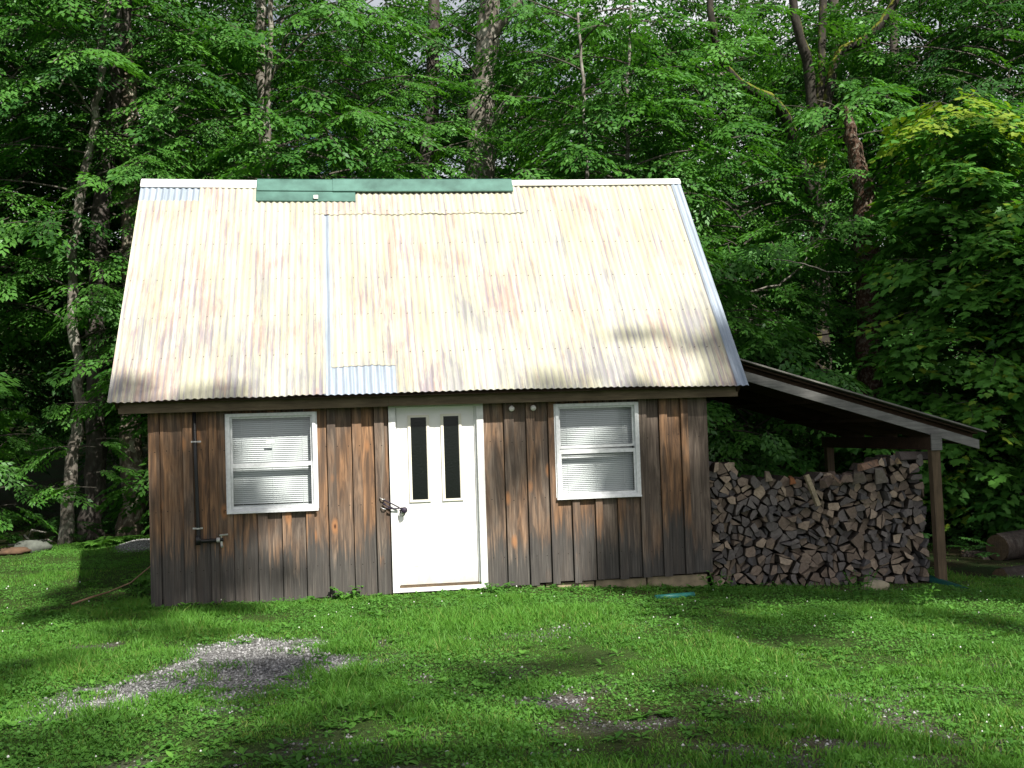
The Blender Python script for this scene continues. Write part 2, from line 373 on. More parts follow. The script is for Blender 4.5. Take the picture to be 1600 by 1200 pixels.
GRAVM = (lambda b: b.done(b.pbsdf(b.ramp(b.attr('tone'), [(0., (.13, .13, .13)), (.5, (.30, .30, .30)), (1., (.44, .44, .45))]), .9, 0, .2)))(NB('gravel_stone'))
FLOWER = simple('white_petal', (.75, .75, .72), .7, 0, .05)

# ------------------------------------------------------------------ ground
def gz(x, y):
    x = np.asarray(x, float); y = np.asarray(y, float)
    s = np.clip(x-1.2, 0, 14)
    z = -.045 - .055*s + .002*s*s*(s < 14)
    z = z + .05*(fbm(x*.35, y*.35, 3, 3)-.5) * (1-np.exp(-((y-0)**2+np.maximum(np.abs(x-.2)-3.2, 0)**2)/2.))
    z = z + .10*np.clip(y-13, 0, 33) + .42*np.clip(y-46, 0, 40) + .3*np.clip(-14-y, 0, 10)*.02
    z = z + .16*np.exp(-(((x+4.15)/.5)**2+((y-6.9)/.8)**2))
    return z
GRAV_POLY = np.array([[-2.85, -4.5], [-2.47, -3.41], [-1.72, -2.56], [-1.02, -2.63], [-.62, -3.55], [-1.1, -4.2], [-1.49, -4.8], [-2.2, -4.55], [-2.75, -4.75]])
def poly_sd(px, py, P):
    """signed distance to a polygon, negative inside"""
    d = np.full(px.shape, 1e9); ins = np.zeros(px.shape, bool); n = len(P)
    for i in range(n):
        a = P[i]; b = P[(i+1) % n]; e = b-a
        wx = px-a[0]; wy = py-a[1]; t = np.clip((wx*e[0]+wy*e[1])/(e@e), 0, 1)
        d = np.minimum(d, np.hypot(wx-e[0]*t, wy-e[1]*t))
        c = ((a[1] > py) != (b[1] > py)) & (px < (b[0]-a[0])*(py-a[1])/((b[1]-a[1]) if b[1] != a[1] else 1e-9)+a[0])
        ins ^= c
    return np.where(ins, -d, d)
def forest_edge(x):
    return 7.9+.5*np.sin(x*.7)+np.where(x > 3.4, -np.clip(x-3.4, 0, 3)*2.0, 0)
def masks(x, y):
    n = fbm(x*1.6, y*1.6, 11, 4); n2 = fbm(x*.8+5, y*.8, 31, 4); n3 = fbm(x*3.5, y*3.5, 77, 3)
    sd = poly_sd(x, y, GRAV_POLY)
    g = sstep(.30, -.22, sd+(n-.5)*1.1+(n3-.5)*.8)
    def blob(cx, cy, rx, ry, k=1.): return k*np.exp(-(((x-cx)/rx)**2+((y-cy)/ry)**2))
    thin = blob(-.1, -4.4, .5, .28, .7)+blob(-.75, -6.6, .5, .35, .9)+blob(.35, -5.4, .55, .4, .65)+blob(1.2, -5.6, .8, .45, .62)+blob(2.5, -5.9, .7, .4, .42)+blob(2.0, -6.7, .9, .45, .55)+blob(.9, -6.3, .8, .4, .4)+blob(-2.3, -6.3, .6, .35, .5)+blob(-3., -2.3, .5, .3, .5)
    thin = np.clip(thin*sstep(.32, .58, n)*.95*(.3+.95*sstep(.40, .60, n3)), 0, 1)
    base = blob(2.1, -.35, 1.6, .28, .9)+blob(5., -.25, 1.3, .3, .9)+blob(-3.4, .9, .5, .8, .8)
    spk = sstep(.56, .70, n3)*sstep(.42, .62, n2)*sstep(-1.8, -3.2, y)*.42
    thin = np.maximum(thin, spk)
    soil = np.clip(np.maximum(thin, base*sstep(.3, .55, n2)), 0, 1)
    gravel = np.clip(np.maximum(g*(.72+.28*sstep(.36, .5, n3)), thin*sstep(.5, .66, n3)*.55), 0, 1)
    bank = np.exp(-(((x+4.15)/.45)**2+((y-6.75)/.7)**2)); gravel = np.maximum(gravel, sstep(.3, .55, bank))
    inside = (x > -2.9) & (x < 6.1) & (y > .02) & (y < 4.2)
    fe = forest_edge(x)+(n-.5)*1.2
    forest = sstep(-.4, .5, y-fe)
    forest = np.maximum(forest, sstep(6.3, 7.0, x)*sstep(-.3, .4, y-.3+(n-.5)*.6))
    forest = np.maximum(forest, inside*1.)
    return gravel, soil, forest, inside
def axis(lo, hi, step, far):
    c = list(np.arange(lo, hi+1e-6, step)); s = step; a = []; v = hi
    while v < far: s *= 1.35; v += s; a.append(v)
    b = []; v = lo; s = step
    while v > -far: s *= 1.35; v -= s; b.append(v)
    return np.array(b[::-1]+c+a)
gx = axis(-9, 11, .075, 700); gy = axis(-9, 10, .075, 700)
X, Y = np.meshgrid(gx, gy); Xr, Yr = X.ravel(), Y.ravel()
gr, so_, fo, ins = masks(Xr, Yr)
Zr = gz(Xr, Yr)+.02*(fbm(Xr*4, Yr*4, 5, 3)-.5)
idx = np.arange(len(Xr)).reshape(X.shape)
F = np.stack([idx[:-1, :-1], idx[:-1, 1:], idx[1:, 1:], idx[1:, :-1]], -1).reshape(-1, 4)
gm = np_mesh('ground', np.stack([Xr, Yr, Zr], 1), F, np.full(len(Xr), .5), mat_ground(), True)
for nm, arr in (('gravel', gr), ('green', np.clip(1-so_*1.2, 0, 1)), ('forest', fo)):
    a = gm.attributes.new(nm, 'FLOAT', 'POINT'); a.data.foreach_set('value', arr.astype(np.float32))
tag(link('ground', gm), kind='structure')

# ------------------------------------------------------------------ grass and other ground cover
def scatter(n, x0, x1, y0, y1):
    return rng.uniform(x0, x1, n), rng.uniform(y0, y1, n)
def keep_out(x, y): return (x > -2.93) & (x < 3.33) & (y > -.03) & (y < 4.2)
def in_view(x, y):
    dx = x-CX; dy = y+CD; a = np.arctan2(dx, dy)-YAW
    return (np.abs(a) < .48) & (dy > 4.6)
def grass():
    xs, ys = [], []
    for n, y0, y1 in ((560000, -8.2, -3.5), (420000, -3.5, .6), (190000, .6, 8.6)):
        x, y = scatter(n, -7.5, 8.5, y0, y1); xs.append(x); ys.append(y)
    x = np.concatenate(xs); y = np.concatenate(ys)
    k = in_view(x, y); x, y = x[k], y[k]
    g, s, f, i = masks(x, y)
    n1 = fbm(x*.9, y*.9, 41, 3); n2 = fbm(x*3, y*3, 43, 3)
    p = np.clip(1-1.1*g-.85*s, 0, 1)*(1-.97*f)*(.45+.75*sstep(.3, .65, n2))
    k = (rng.random(len(x)) < p) & ~keep_out(x, y) & ~((x > 3.2) & (x < 6.2) & (y > .1) & (y < 1.2)); x, y, n1, n2, s = x[k], y[k], n1[k], n2[k], s[k]
    n = len(x)
    h = (.014+.025*rng.random(n))*(.55+1.0*sstep(.35, .7, n1)); h *= np.where(rng.random(n) < .05, 1.9, 1); h *= .55+1.0*sstep(.40, .70, fbm(x*2.3+4, y*2.3, 49, 3))
    h *= 1-.4*s
    wd = .0028+.0026*rng.random(n); a = rng.random(n)*2*PI; ln = h*(.2+.9*rng.random(n)); b = rng.random(n)*2*PI
    z = gz(x, y)-.006
    P = np.stack([x, y, z], 1); sd = np.stack([np.cos(a), np.sin(a), 0*a], 1)*wd[:, None]
    le = np.stack([np.cos(b), np.sin(b), 0*b], 1)*ln[:, None]; up = np.zeros((n, 3)); up[:, 2] = h
    V = np.stack([P-sd, P+sd, P+sd*.7+le*.4+up*.62, P-sd*.7+le*.4+up*.62, P+le+up], 1)
    base = np.arange(n)[:, None]*5
    F = np.concatenate([base+np.array([0, 1, 2, 3])], 0)
    F3 = base+np.array([3, 2, 4])
    tone = np.clip(.12+.55*n1+.3*rng.random(n)-.1+.45*(n2-.5), 0, .92); tone = np.where(rng.random(n) < .05+.16*sstep(.55, .75, fbm(x*1.4, y*1.4, 53, 3)), 1, tone)
    # quads only: the tip triangle is folded into a quad with a doubled last corner being avoided by a second vertex
    V2 = np.concatenate([V, V[:, 4:5]+sd[:, None]*.12], 1); base = np.arange(n)[:, None]*6
    F = np.concatenate([base+np.array([0, 1, 2, 3]), base+np.array([3, 2, 5, 4])], 0)
    me = np_mesh('grass', V2.reshape(-1, 3), F, np.repeat(tone, 6), GRASSM)
    tag(link('grass', me), 'mixed short green lawn grass in front of the shed', 'grass', kind='stuff')
grass()
def leaf_quads(P, D, N, L, W, droop=.1):
    S = np.cross(N, D)
    return np.stack([P, P+D*(L*.45)[:, None]+S*(W*.5)[:, None], P+D*L[:, None]-N*(L*droop)[:, None], P+D*(L*.45)[:, None]-S*(W*.5)[:, None]], 1)
def leaf_hex(P, D, N, L, W, droop=.1):
    S = np.cross(N, D); a = []
    for t, s in ((0, 0), (.22, .36), (.58, .5), (.86, .27), (1., 0), (.86, -.27), (.58, -.5), (.22, -.36)):
        a.append(P+D*(L*t)[:, None]+S*(W*s)[:, None]-N*(L*droop*t*t*1.4)[:, None]+N*(W*.25*abs(s))[:, None])
    return np.stack(a, 1)
def clover():
    x, y = scatter(340000, -7.5, 8.5, -8.2, 7.8); k = in_view(x, y); x, y = x[k], y[k]
    g, s, f, i = masks(x, y); n1 = fbm(x*1.1+9, y*1.1, 61, 4)
    p = np.clip(1-1.15*g-.5*s, .0, 1)*(1-f)*(.12+.88*sstep(.44, .62, n1))
    k = (rng.random(len(x)) < p) & ~keep_out(x, y) & ~((x > 3.2) & (x < 6.2) & (y > .1) & (y < 1.2)); x, y, n1 = x[k], y[k], n1[k]; n = len(x)
    z = gz(x, y)+.012+.045*rng.random(n)*sstep(.3, .7, n1)
    a = rng.random(n)*2*PI; t = rng.normal(0, .35, (n, 2))
    N = np.stack([t[:, 0], t[:, 1]-.15, np.ones(n)], 1); N /= np.linalg.norm(N, axis=1)[:, None]
    D = np.stack([np.cos(a), np.sin(a), 0*a], 1); D -= N*(D*N).sum(1)[:, None]; D /= np.linalg.norm(D, axis=1)[:, None]
    L = .013+.018*rng.random(n)**2; V = leaf_quads(np.stack([x, y, z], 1), D, N, L, L*.95)
    me = np_mesh('clover', V.reshape(-1, 3), np.arange(n*4).reshape(-1, 4), np.repeat(np.clip(.1+.5*n1+.35*rng.random(n)-.1, 0, 1), 4), WEEDM)
    tag(link('clover', me), 'patchy low clover and small weeds growing through the lawn', 'clover', kind='stuff')
    # broad weed leaves in rosettes
    x, y = scatter(6500, -6.5, 7.5, -7.8, 2.5); k = in_view(x, y) & ~keep_out(x, y+.12); x, y = x[k], y[k]
    g, s, f, i = masks(x, y); n1 = fbm(x*.7+2, y*.7, 71, 3); k = (rng.random(len(x)) < (.15+sstep(.42, .62, n1))*(1-.8*g)*(1-f)); x, y = x[k], y[k]
    # a denser fringe along the foot of the shed
    fx = rng.uniform(-3.4, 3.3, 150); fy = -.06-.35*rng.random(150)**1.5; x = np.concatenate([x, fx]); y = np.concatenate([y, fy])
    Vs = []; T = []
    for px, py in zip(x, y):
        m = rng.integers(5, 10); sc = rng.uniform(.55, 1.25); t0 = rng.random()*.5
        a = rng.random()*6.28+np.arange(m)*2.4; el = rng.uniform(.15, .9, m)
        D = np.stack([np.cos(a)*np.cos(el), np.sin(a)*np.cos(el), np.sin(el)], 1); S = np.stack([-np.sin(a), np.cos(a), 0*a], 1); N = np.cross(D, S)
        L = rng.uniform(.03, .068, m)*sc; P = np.tile([px, py, float(gz(px, py))+.005], (m, 1))+D*.012
        Vs.append(leaf_hex(P, D, N, L, L*rng.uniform(.38, .62), .3)); T.append(np.clip(t0+.5*rng.random(m), 0, 1))
    V = np.concatenate(Vs); T = np.concatenate(T); n = len(V)
    me = np_mesh('weeds', V.reshape(-1, 3), np.arange(n*8).reshape(-1, 8), np.repeat(T, 8), WEEDM)
    tag(link('weeds', me), 'broad leaved plantain and dandelion rosettes dotted over the lawn', 'weeds', kind='stuff')
    # white clover heads
    x, y = scatter(2600, -6.5, 7.5, -7.8, 3); k = in_view(x, y) & ~keep_out(x, y); x, y = x[k], y[k]
    n1 = fbm(x*1.1+9, y*1.1, 61, 4); g, s, f, i = masks(x, y); k = (rng.random(len(x)) < sstep(.46, .62, n1)*(1-g)*(1-f)*.17); x, y = x[k], y[k]
    mb = MB()
    for px, py in zip(x, y): mb.ball((px, py, float(gz(px, py))+rng.uniform(.035, .06)), rng.uniform(.005, .009), 5, 3)
    tag(mb.build('clover_flowers', FLOWER), 'tiny white clover heads scattered through the lawn', 'flowers', kind='stuff')
clover()
def stones():
    x, y = scatter(60000, -4.9, 4.6, -8, -1.8); x2, y2 = scatter(2600, -4.9, -3.4, 5.6, 8.2); x = np.concatenate([x, x2]); y = np.concatenate([y, y2])
    g, s, f, i = masks(x, y); k = in_view(x, y) & (rng.random(len(x)) < np.clip(g*1.1, 0, 1)+.04*s); x, y = x[k], y[k]; n = len(x)
    r = .005+.011*rng.random(n)**2; z = gz(x, y)+r*.25
    O = np.array([[1, 0, 0], [0, 1, 0], [-1, 0, 0], [0, -1, 0], [.2, .1, .8], [0, 0, -1.]]); FO = np.array([[0, 1, 4], [1, 2, 4], [2, 3, 4], [3, 0, 4], [1, 0, 5], [2, 1, 5], [3, 2, 5], [0, 3, 5]])
    V = O[None]*(r[:, None, None]*rng.uniform(.55, 1.35, (n, 6, 3))); a = rng.random(n)*6.28; c, s_ = np.cos(a)[:, None], np.sin(a)[:, None]
    V = np.stack([V[..., 0]*c-V[..., 1]*s_, V[..., 0]*s_+V[..., 1]*c, V[..., 2]], -1)+np.stack([x, y, z], 1)[:, None]
    F = (np.arange(n)[:, None, None]*6+FO[None]).reshape(-1, 3)
    me = np_mesh('gravel', V.reshape(-1, 3), F, np.repeat(np.clip(rng.normal(.45, .25, n), 0, 1), 6), GRAVM)
    tag(link('gravel', me), 'pale grey gravel showing through the worn lawn', 'gravel', kind='stuff')
stones()
#PART2
# ------------------------------------------------------------------ shed
WL, WR, DEP = -2.903, 3.311, 4.09
EY, EZ, RY, RZ = -.30, 2.121, 2.047, 4.985
SL = math.hypot(RY-EY, RZ-EZ); SD = np.array([0, (RY-EY)/SL, (RZ-EZ)/SL]); SN = np.array([0, -SD[2], SD[1]])
shed = empty('wooden_shed', (0, 0, 0))
tag(shed, 'small board and batten shed with a patched cream corrugated roof and white door', 'shed')
def zroof(y): return EZ+(y-EY)*(RZ-EZ)/(RY-EY)
def zbot(x): return -.06+.085*(x-WL)/(WR-WL)
WIN = [(-2.076, -1.132, .924, 1.986), (1.523, 2.469, .931, 1.992)]
DOOR = (-.341, .709, -.2, 2.056)
def strips(x0, x1, z0, z1, holes):
    cuts = sorted({x0, x1} | {c for h in holes for c in h[:2] if x0 < c < x1}); out = []
    for a, b in zip(cuts, cuts[1:]):
        zs = [(z0, z1)]
        for h in holes:
            if a >= h[0]-1e-6 and b <= h[1]+1e-6:
                nz = []
                for p, q in zs:
                    if h[2] > p: nz.append((p, min(q, h[2])))
                    if h[3] < q: nz.append((max(p, h[3]), q))
                zs = [k for k in nz if k[1]-k[0] > .004]
        out += [(a, b, p, q) for p, q in zs]
    return out
seams = [-2.775, -2.535, -2.262, -2.015, -1.762, -1.503, -1.25, -1.005, -.735, -.492, .944, 1.196, 1.445, 1.693, 1.957, 2.216, 2.483, 2.73, 2.985]
mb = MB(); holes = WIN+[DOOR]
edges = [WL]+seams[:10]+[-.341]
edges2 = [.709]+seams[10:]+[WR]
for ed in (edges, edges2):
    for a, b in zip(ed, ed[1:]):
        mb.tone = random.random(); zb = zbot((a+b)/2)+random.uniform(-.012, .008); g = .003
        for s in strips(a+g, b-.011, zb, 2.46, holes): mb.box(s[0], s[1], random.uniform(-.001, .003), .026, s[2], s[3])
for i, sx in enumerate(seams):
    if abs(sx+2.775) < .01: continue
    mb.tone = random.random(); wd = random.uniform(.075, .115); zb = zbot(sx)+random.uniform(-.02, .004)
    hs = [(h[0]-.002, h[1]+.002, h[2]-.004, h[3]+.03) for h in holes]
    for s in strips(sx-.004, sx+wd, zb, 2.44, hs):
        if s[1]-s[0] > .012: mb.box(s[0], s[1], -.032+random.uniform(-.003, .003), -.0035, s[2], s[3])
# second thickness behind the boards so that nothing shows through the gaps
mb.tone = .3
for s in strips(WL+.02, WR-.02, zbot(WL)+.05, 2.40, [(h[0], h[1], h[2]-.0, h[3]) for h in holes]): mb.box(s[0], s[1], .027, .06, max(s[2], .03), s[3])
mb.build('front_wall', BOARD, shed)
def gable(x0, x1, name):
    m = MB(); n = 15; ys = np.linspace(.061, DEP, n+1)
    for a, b in zip(ys, ys[1:]):
        m.tone = random.random(); a2, b2 = a+.002, b-.002
        top = lambda y: min(zroof(y), zroof(2*RY-y))-.05
        zb = zbot(x0)
        poly = [(x0, a2, zb), (x0, b2, zb), (x0, b2, top(b2)), (x0, a2, top(a2))]
        if a2 < RY < b2: poly = [(x0, a2, zb), (x0, b2, zb), (x0, b2, top(b2)), (x0, RY, top(RY)), (x0, a2, top(a2))]
        m.prism(poly, (x1-x0, 0, 0))
    return m.build(name, BOARD, shed)
gable(WL, WL+.03, 'side_wall'); gable(WR-.03, WR, 'side_wall')
mb = MB()
for i in range(24):
    mb.tone = random.random(); a = WL+.031+i*(WR-WL-.062)/24; b = WL+.031+(i+1)*(WR-WL-.062)/24-.004
    mb.box(a, b, DEP, DEP+.026, zbot(a), zroof(2*RY-DEP)-.06)
mb.build('rear_wall', BOARD, shed)
# block foundation showing under the right half
for x0, x1, z0 in ((.78, 1.35, -.10), (1.37, 1.92, -.12), (1.94, 2.52, -.16), (2.54, 3.24, -.20)):
    m = MB(); m.box(x0, x1, .03+random.uniform(0, .02), .22, z0-.12, zbot(x0)-.012-.002); m.build('foundation_block', STONE, shed)
mb = MB(); mb.box(WL+.04, WR-.04, .10, DEP-.05, -.1, -.03); mb.build('floor', DARKI, shed)

# roof ------------------------------------------------------------
roofm = MB()
def slope_pt(x, s, h, back=False):
    p = np.array([x, EY, EZ])+SD*s+SN*h
    if back: p[1] = 2*RY-p[1]
    return p
for back in (False, True):
    q = [slope_pt(-3.2, .03, -.034, back), slope_pt(3.64, .03, -.034, back), slope_pt(3.64, SL-.02, -.034, back), slope_pt(-3.2, SL-.02, -.034, back)]
    q2 = [slope_pt(-3.2, .03, -.016, back), slope_pt(3.64, .03, -.016, back), slope_pt(3.64, SL-.02, -.016, back), slope_pt(-3.2, SL-.02, -.016, back)]
    roofm.hexa(q+q2)
roof = roofm.build('roof', DARKW, shed)
PITCHC = .0745
def sag(x, s): return -.030*math.sin(PI*np.clip((x+3.25)/6.95, 0, 1))*(s/SL) + .045*math.sin(PI*np.clip((x+3.25)/6.95, 0, 1))*(1-s/SL)
def corr(x0, x1, s0, s1, h, mat, back=False, wav=.0):
    """one corrugated sheet; object axes: x along the eave, y up the slope, z off the roof"""
    n = max(6, int((x1-x0)/PITCHC*10)); xs = np.linspace(x0, x1, n+1); rows = 7
    V = []
    ph = random.uniform(-.12, .12) if wav else 0
    for j in range(rows):
        s = s0+(s1-s0)*j/(rows-1)
        for i, x in enumerate(xs):
            e = 0
            if wav and j == 0: e = wav*(math.sin(x*9+ph)*.5+math.sin(x*23)*.3)
            V.append((x, s+e, h+.0085*math.sin(2*PI*x/PITCHC)+.0085+sag(x, s)*(0 if back else 1)+.002*math.sin(s*3+x)))
    m = len(xs); fs = [(j*m+i, j*m+i+1, (j+1)*m+i+1, (j+1)*m+i) for j in range(rows-1) for i in range(m-1)]
    # a thin return at the lower edge gives the sheet its thickness
    b = len(V); V += [V[i] for i in range(m)]+[(V[i][0], V[i][1]+.002, V[i][2]-.0022) for i in range(m)]; fs += [(b+i, b+m+i, b+m+i+1, b+i+1) for i in range(m-1)]
    me = bpy.data.meshes.new('roof_panel'); me.from_pydata(V, [], fs); me.materials.append(mat)
    me.polygons.foreach_set('use_smooth', [True]*len(fs)); me.update()
    o = link('roof_panel', me, roof)
    R = Matrix(((1, 0, 0, 0), (0, SD[1], SN[1], EY), (0, SD[2], SN[2], EZ), (0, 0, 0, 1)))
    if back: R = Matrix(((-1, 0, 0, 0), (0, -SD[1], -SN[1], 2*RY-EY), (0, SD[2], SN[2], EZ), (0, 0, 0, 1)))
    o.matrix_local = R; return o
def lab(o, t): o['label'] = t
lab(corr(-3.25, -2.50, 3.20, 3.62, .004, GALV), 'bare grey strip under the left ridge cap')
corr(-3.25, -2.50, 0, 3.295, .010, ROOFP, wav=.008)
corr(-2.53, -1.82, .004, 3.63, .016, ROOFP)
corr(-1.845, -1.40, .0, 3.40, .010, ROOFP); corr(-1.42, -1.005, .003, 3.40, .014, ROOFP)
lab(corr(-1.03, -.235, .0, 3.05, .003, GALV), 'bare grey sheet showing below and beside a shorter painted sheet')
corr(-.945, -.245, .405, 3.06, .011, ROOFP, wav=.012)
corr(-.25, .515, .0, 3.06, .008, ROOFP); corr(.49, 1.275, .002, 3.06, .013, ROOFP)
corr(-1.13, .25, 3.02, 3.60, .020, ROOFP, wav=.018); corr(.22, 1.515, 3.03, 3.60, .025, ROOFP, wav=.018)
corr(1.255, 1.98, 0, 3.63, .010, ROOFP); corr(1.955, 2.70, .002, 3.63, .015, ROOFP); corr(2.68, 3.60, 0, 3.63, .010, ROOFP)
lab(corr(3.565, 3.70, -.004, 3.64, .019, GALV), 'bare grey edge strip along the right gable')
corr(-3.70, 3.25, 0, 3.66, .006, ROOFP, True)
def cap(x0, x1, s0, h, mat, lift=.0, roll=.012, lab_=None):
    m = MB(); a = slope_pt(0, s0, h+.026); b = slope_pt(0, SL-.03, h+.030+lift); top = np.array([0, RY, RZ+.022+h*.5+lift]); c = slope_pt(0, SL-.03, h+.030+lift, True); d = slope_pt(0, SL-.26, h+.026, True)
    lip = slope_pt(0, s0-.001, h+.012)
    pr = [lip, a, b, top, c, d]
    cuts = np.linspace(x0, x1, 7)
    vs = [(x, p[1], p[2]+sag(x, 3.6)) for x in cuts for p in pr]; k = len(pr)
    fs = [(i*k+j, (i+1)*k+j, (i+1)*k+j+1, i*k+j+1) for i in range(6) for j in range(k-1)]
    # underside, a sheet thickness below
    off = len(vs); vs += [(v[0], v[1], v[2]-.004) for v in vs[:]]; fs += [tuple(off+q for q in f[::-1]) for f in fs[:]]
    for i in (0, 6): fs += [(i*k+j, i*k+j+1, off+i*k+j+1, off+i*k+j) for j in range(k-1)]
    if roll: m.tube([(x0+.004, a[1]-.004, a[2]-.002+sag(x0, 3.6)), ((x0+x1)/2, a[1]-.004, a[2]-.002+sag((x0+x1)/2, 3.6)), (x1-.004, a[1]-.004, a[2]-.002+sag(x1, 3.6))], roll*.6, 6)
    m.add(vs, fs); m.build('ridge_cap', mat, roof, label=lab_)
cap(-3.255, -1.83, 3.555, .006, CAPW, lab_='white ridge cap at the left end')
cap(-1.84, -.61, 3.285, .018, CAPG, 0, 0, 'wide green ridge flashing'); cap(-1.835, -.86, 3.47, .030, CAPG, .006, .008, 'green ridge cap over the wide flashing')
cap(-.89, 1.42, 3.46, .038, CAPG, .010, .008, 'long green ridge cap')
cap(1.405, 3.70, 3.60, .016, CAPW, .004, lab_='white ridge cap at the right end')
m = MB(); p = slope_pt(-1.09, 3.31, .05); m.box(-1.13, -1.075, p[1]-.02, p[1]-.006, p[2]-.02, p[2]+.025); m.build('sticker', PALEP, roof)
# eave and gable boards
m = MB(); m.box(-3.17, -.345, -.165, -.130, EZ-.105, EZ+.06); m.build('fascia', EAVE, shed)
m = MB(); m.box(-.342, 3.62, -.162, -.127, EZ-.103, EZ+.06); m.build('fascia', EAVE, shed)
m = MB(); m.box(WL-.25, WR+.28, -.126, -.035, EZ-.03, EZ-.012); m.build('eave_shade_board', DARKW, shed)  # added board closing the open eave so that it stays dark
for x0 in (-3.195, 3.60):
    for back in (False, True):
        m = MB(); q = [slope_pt(x0, .05, -.15, back), slope_pt(x0+.035, .05, -.15, back), slope_pt(x0+.035, SL-.06, -.15, back), slope_pt(x0, SL-.06, -.15, back)]
        q2 = [slope_pt(x0, .05, -.036, back), slope_pt(x0+.035, .05, -.036, back), slope_pt(x0+.035, SL-.06, -.036, back), slope_pt(x0, SL-.06, -.036, back)]
        m.hexa(q+q2); m.build('barge_board', DARKW, shed)

# windows ---------------------------------------------------------
def window(W, right):
    x0, x1, z0, z1 = W; fw = .034
    m = MB(); ya, yb = -.052, .045
    m.box(x0, x0+fw, ya, yb, z0, z1); m.box(x1-fw, x1, ya, yb, z0, z1); m.box(x0+fw, x1-fw, ya+.002, yb, z1-fw, z1); m.box(x0+fw, x1-fw, ya+.002, yb, z0, z0+fw)
    m.box(x0-.012, x1+.012, ya-.02, ya-.001, z0-.010, z0+.012)
    m.box(x0-.016, x0-.0005, -.036, -.004, z0+.012, z1); m.box(x1+.0005, x1+.016, -.036, -.004, z0+.012, z1)
    wn = m.build('window', ALU, shed)
    zr = 1.405 if not right else 1.425
    sw = .022; a, b = x0+fw+.001, x1-fw-.001
    u0 = zr+.004 if not right else zr+.07
    for (p, q, y0) in ((z0+fw+.001, zr+.045, -.030), (u0, z1-fw-.001, -.006)):
        m = MB(); m.box(a, a+sw, y0, y0+.022, p, q); m.box(b-sw, b, y0, y0+.022, p, q)
        m.box(a+sw, b-sw, y0+.001, y0+.021, q-(.042 if y0 < -.01 else .02), q); m.box(a+sw, b-sw, y0+.001, y0+.021, p, p+.026); m.build('sash', ALU, wn)
        g = MB(); g.add([(a+sw, y0+.012, p+.02), (b-sw, y0+.012, p+.02), (b-sw, y0+.012, q-.02), (a+sw, y0+.012, q-.02)], [(0, 1, 2, 3)]); g.build('pane', GLASS, wn)
    m = MB(); zt = z1-.055; zb = z0+.065 if not right else z0+.05; n = int((zt-zb)/.0215)
    m.box(a+.004, b-.004, .075, .10, zt, zt+.022)
    for i in range(n):
        z = zt-.012-i*.0215; tl = .0075+random.uniform(-.001, .001); dz = .0095
        for k in range(1):
            m.add([(a+.006, .088-tl, z-dz), (b-.006, .088-tl, z-dz), (b-.006, .088-.001, z+.001), (a+.006, .088-.001, z+.001), (b-.006, .088+tl, z+dz), (a+.006, .088+tl, z+dz)], [(0, 1, 2, 3), (3, 2, 4, 5)])
    m.box(a+.006, b-.006, .078, .096, zb-.016, zb+.004)
    for fx in (.13, .5, .87): m.box(a+(b-a)*fx-.0012, a+(b-a)*fx+.0012, .074, .0745, zb, zt)
    m.build('blind', BLIND, wn)
    m = MB(); m.box(x0, x1, .16, .17, z0-.02, z1+.02); m.build('dark_room_sheet', DARKI, wn)  # added dark sheet in place of the unlit room behind the blind
    if not right:
        m = MB(); m.box(-1.665, -1.578, .0035, .0045, 1.662, 1.688); m.build('sticker', PALEP, wn)
    return wn
window(WIN[0], False); window(WIN[1], True)

# door ------------------------------------------------------------
m = MB(); m.box(-.340, -.266, -.036, .075, -.02, 2.055); m.box(.634, .708, -.036, .075, -.02, 2.055); m.box(-.266, .634, -.035, .075, 2.012, 2.054)
m.box(.612, .633, .012, .076, .05, 2.011); m.box(-.265, -.256, .020, .076, .05, 2.011)
m.build('door_frame', TRIMW, shed)
door = MB(); door.box(-.252, .610, .032, .074, .052, 2.008)
for x0, x1 in ((-.115, .105), (.245, .47)):
    for z0, z1 in ((.25, .79),):
        t = .012
        for (a, b, c, d) in ((x0, x0+t, z0, z1), (x1-t, x1, z0, z1), (x0+t, x1-t, z0, z0+t), (x0+t, x1-t, z1-t, z1)): door.box(a, b, .027, .0318, c, d)
        door.box(x0+.045, x1-.045, .0275, .0319, z0+.045, z1-.045)
door = door.build('door', WHITE, shed)
for x0, x1, z1 in ((-.128, .108, 1.915), (.236, .468, 1.92)):
    t = .026; z0 = .955; m = MB()
    m.box(x0, x0+t, .012, .031, z0, z1); m.box(x1-t, x1, .012, .031, z0, z1); m.box(x0+t, x1-t, .013, .031, z0, z0+t); m.box(x0+t, x1-t, .013, .031, z1-t, z1)
    m.box(x0+t, x0+t+.006, .018, .031, z0+t, z1-t); m.box(x1-t-.006, x1-t, .018, .031, z0+t, z1-t); m.build('pane_trim', IVORY, door)
    m = MB(); m.box(x0+t+.006, x1-t-.006, .024, .031, z0+t, z1-t); m.build('pane', DGLASS, door)
m = MB(); m.tube([(-.212, .032, .842), (-.212, .022, .842)], .034, 14); m.tube([(-.212, .022, .842), (-.212, -.01, .846)], .014, 10); m.ball((-.212, -.028, .85), .026, 14, 8, 0, (1, .8, 1)); m.build('knob', STEEL, door, True)
m = MB(); m.box(-.264, .632, -.03, .10, -.02, .024); m.build('threshold', TRIMW, shed)
m = MB(); m.box(-.262, .630, -.004, .08, .0245, .046); m.build('sill', POSTW, shed)
m = MB(); m.box(-.33, .70, .12, .13, .0, 2.0); m.build('dark_backing', DARKI, shed)  # added dark sheet in place of the unlit room behind the door
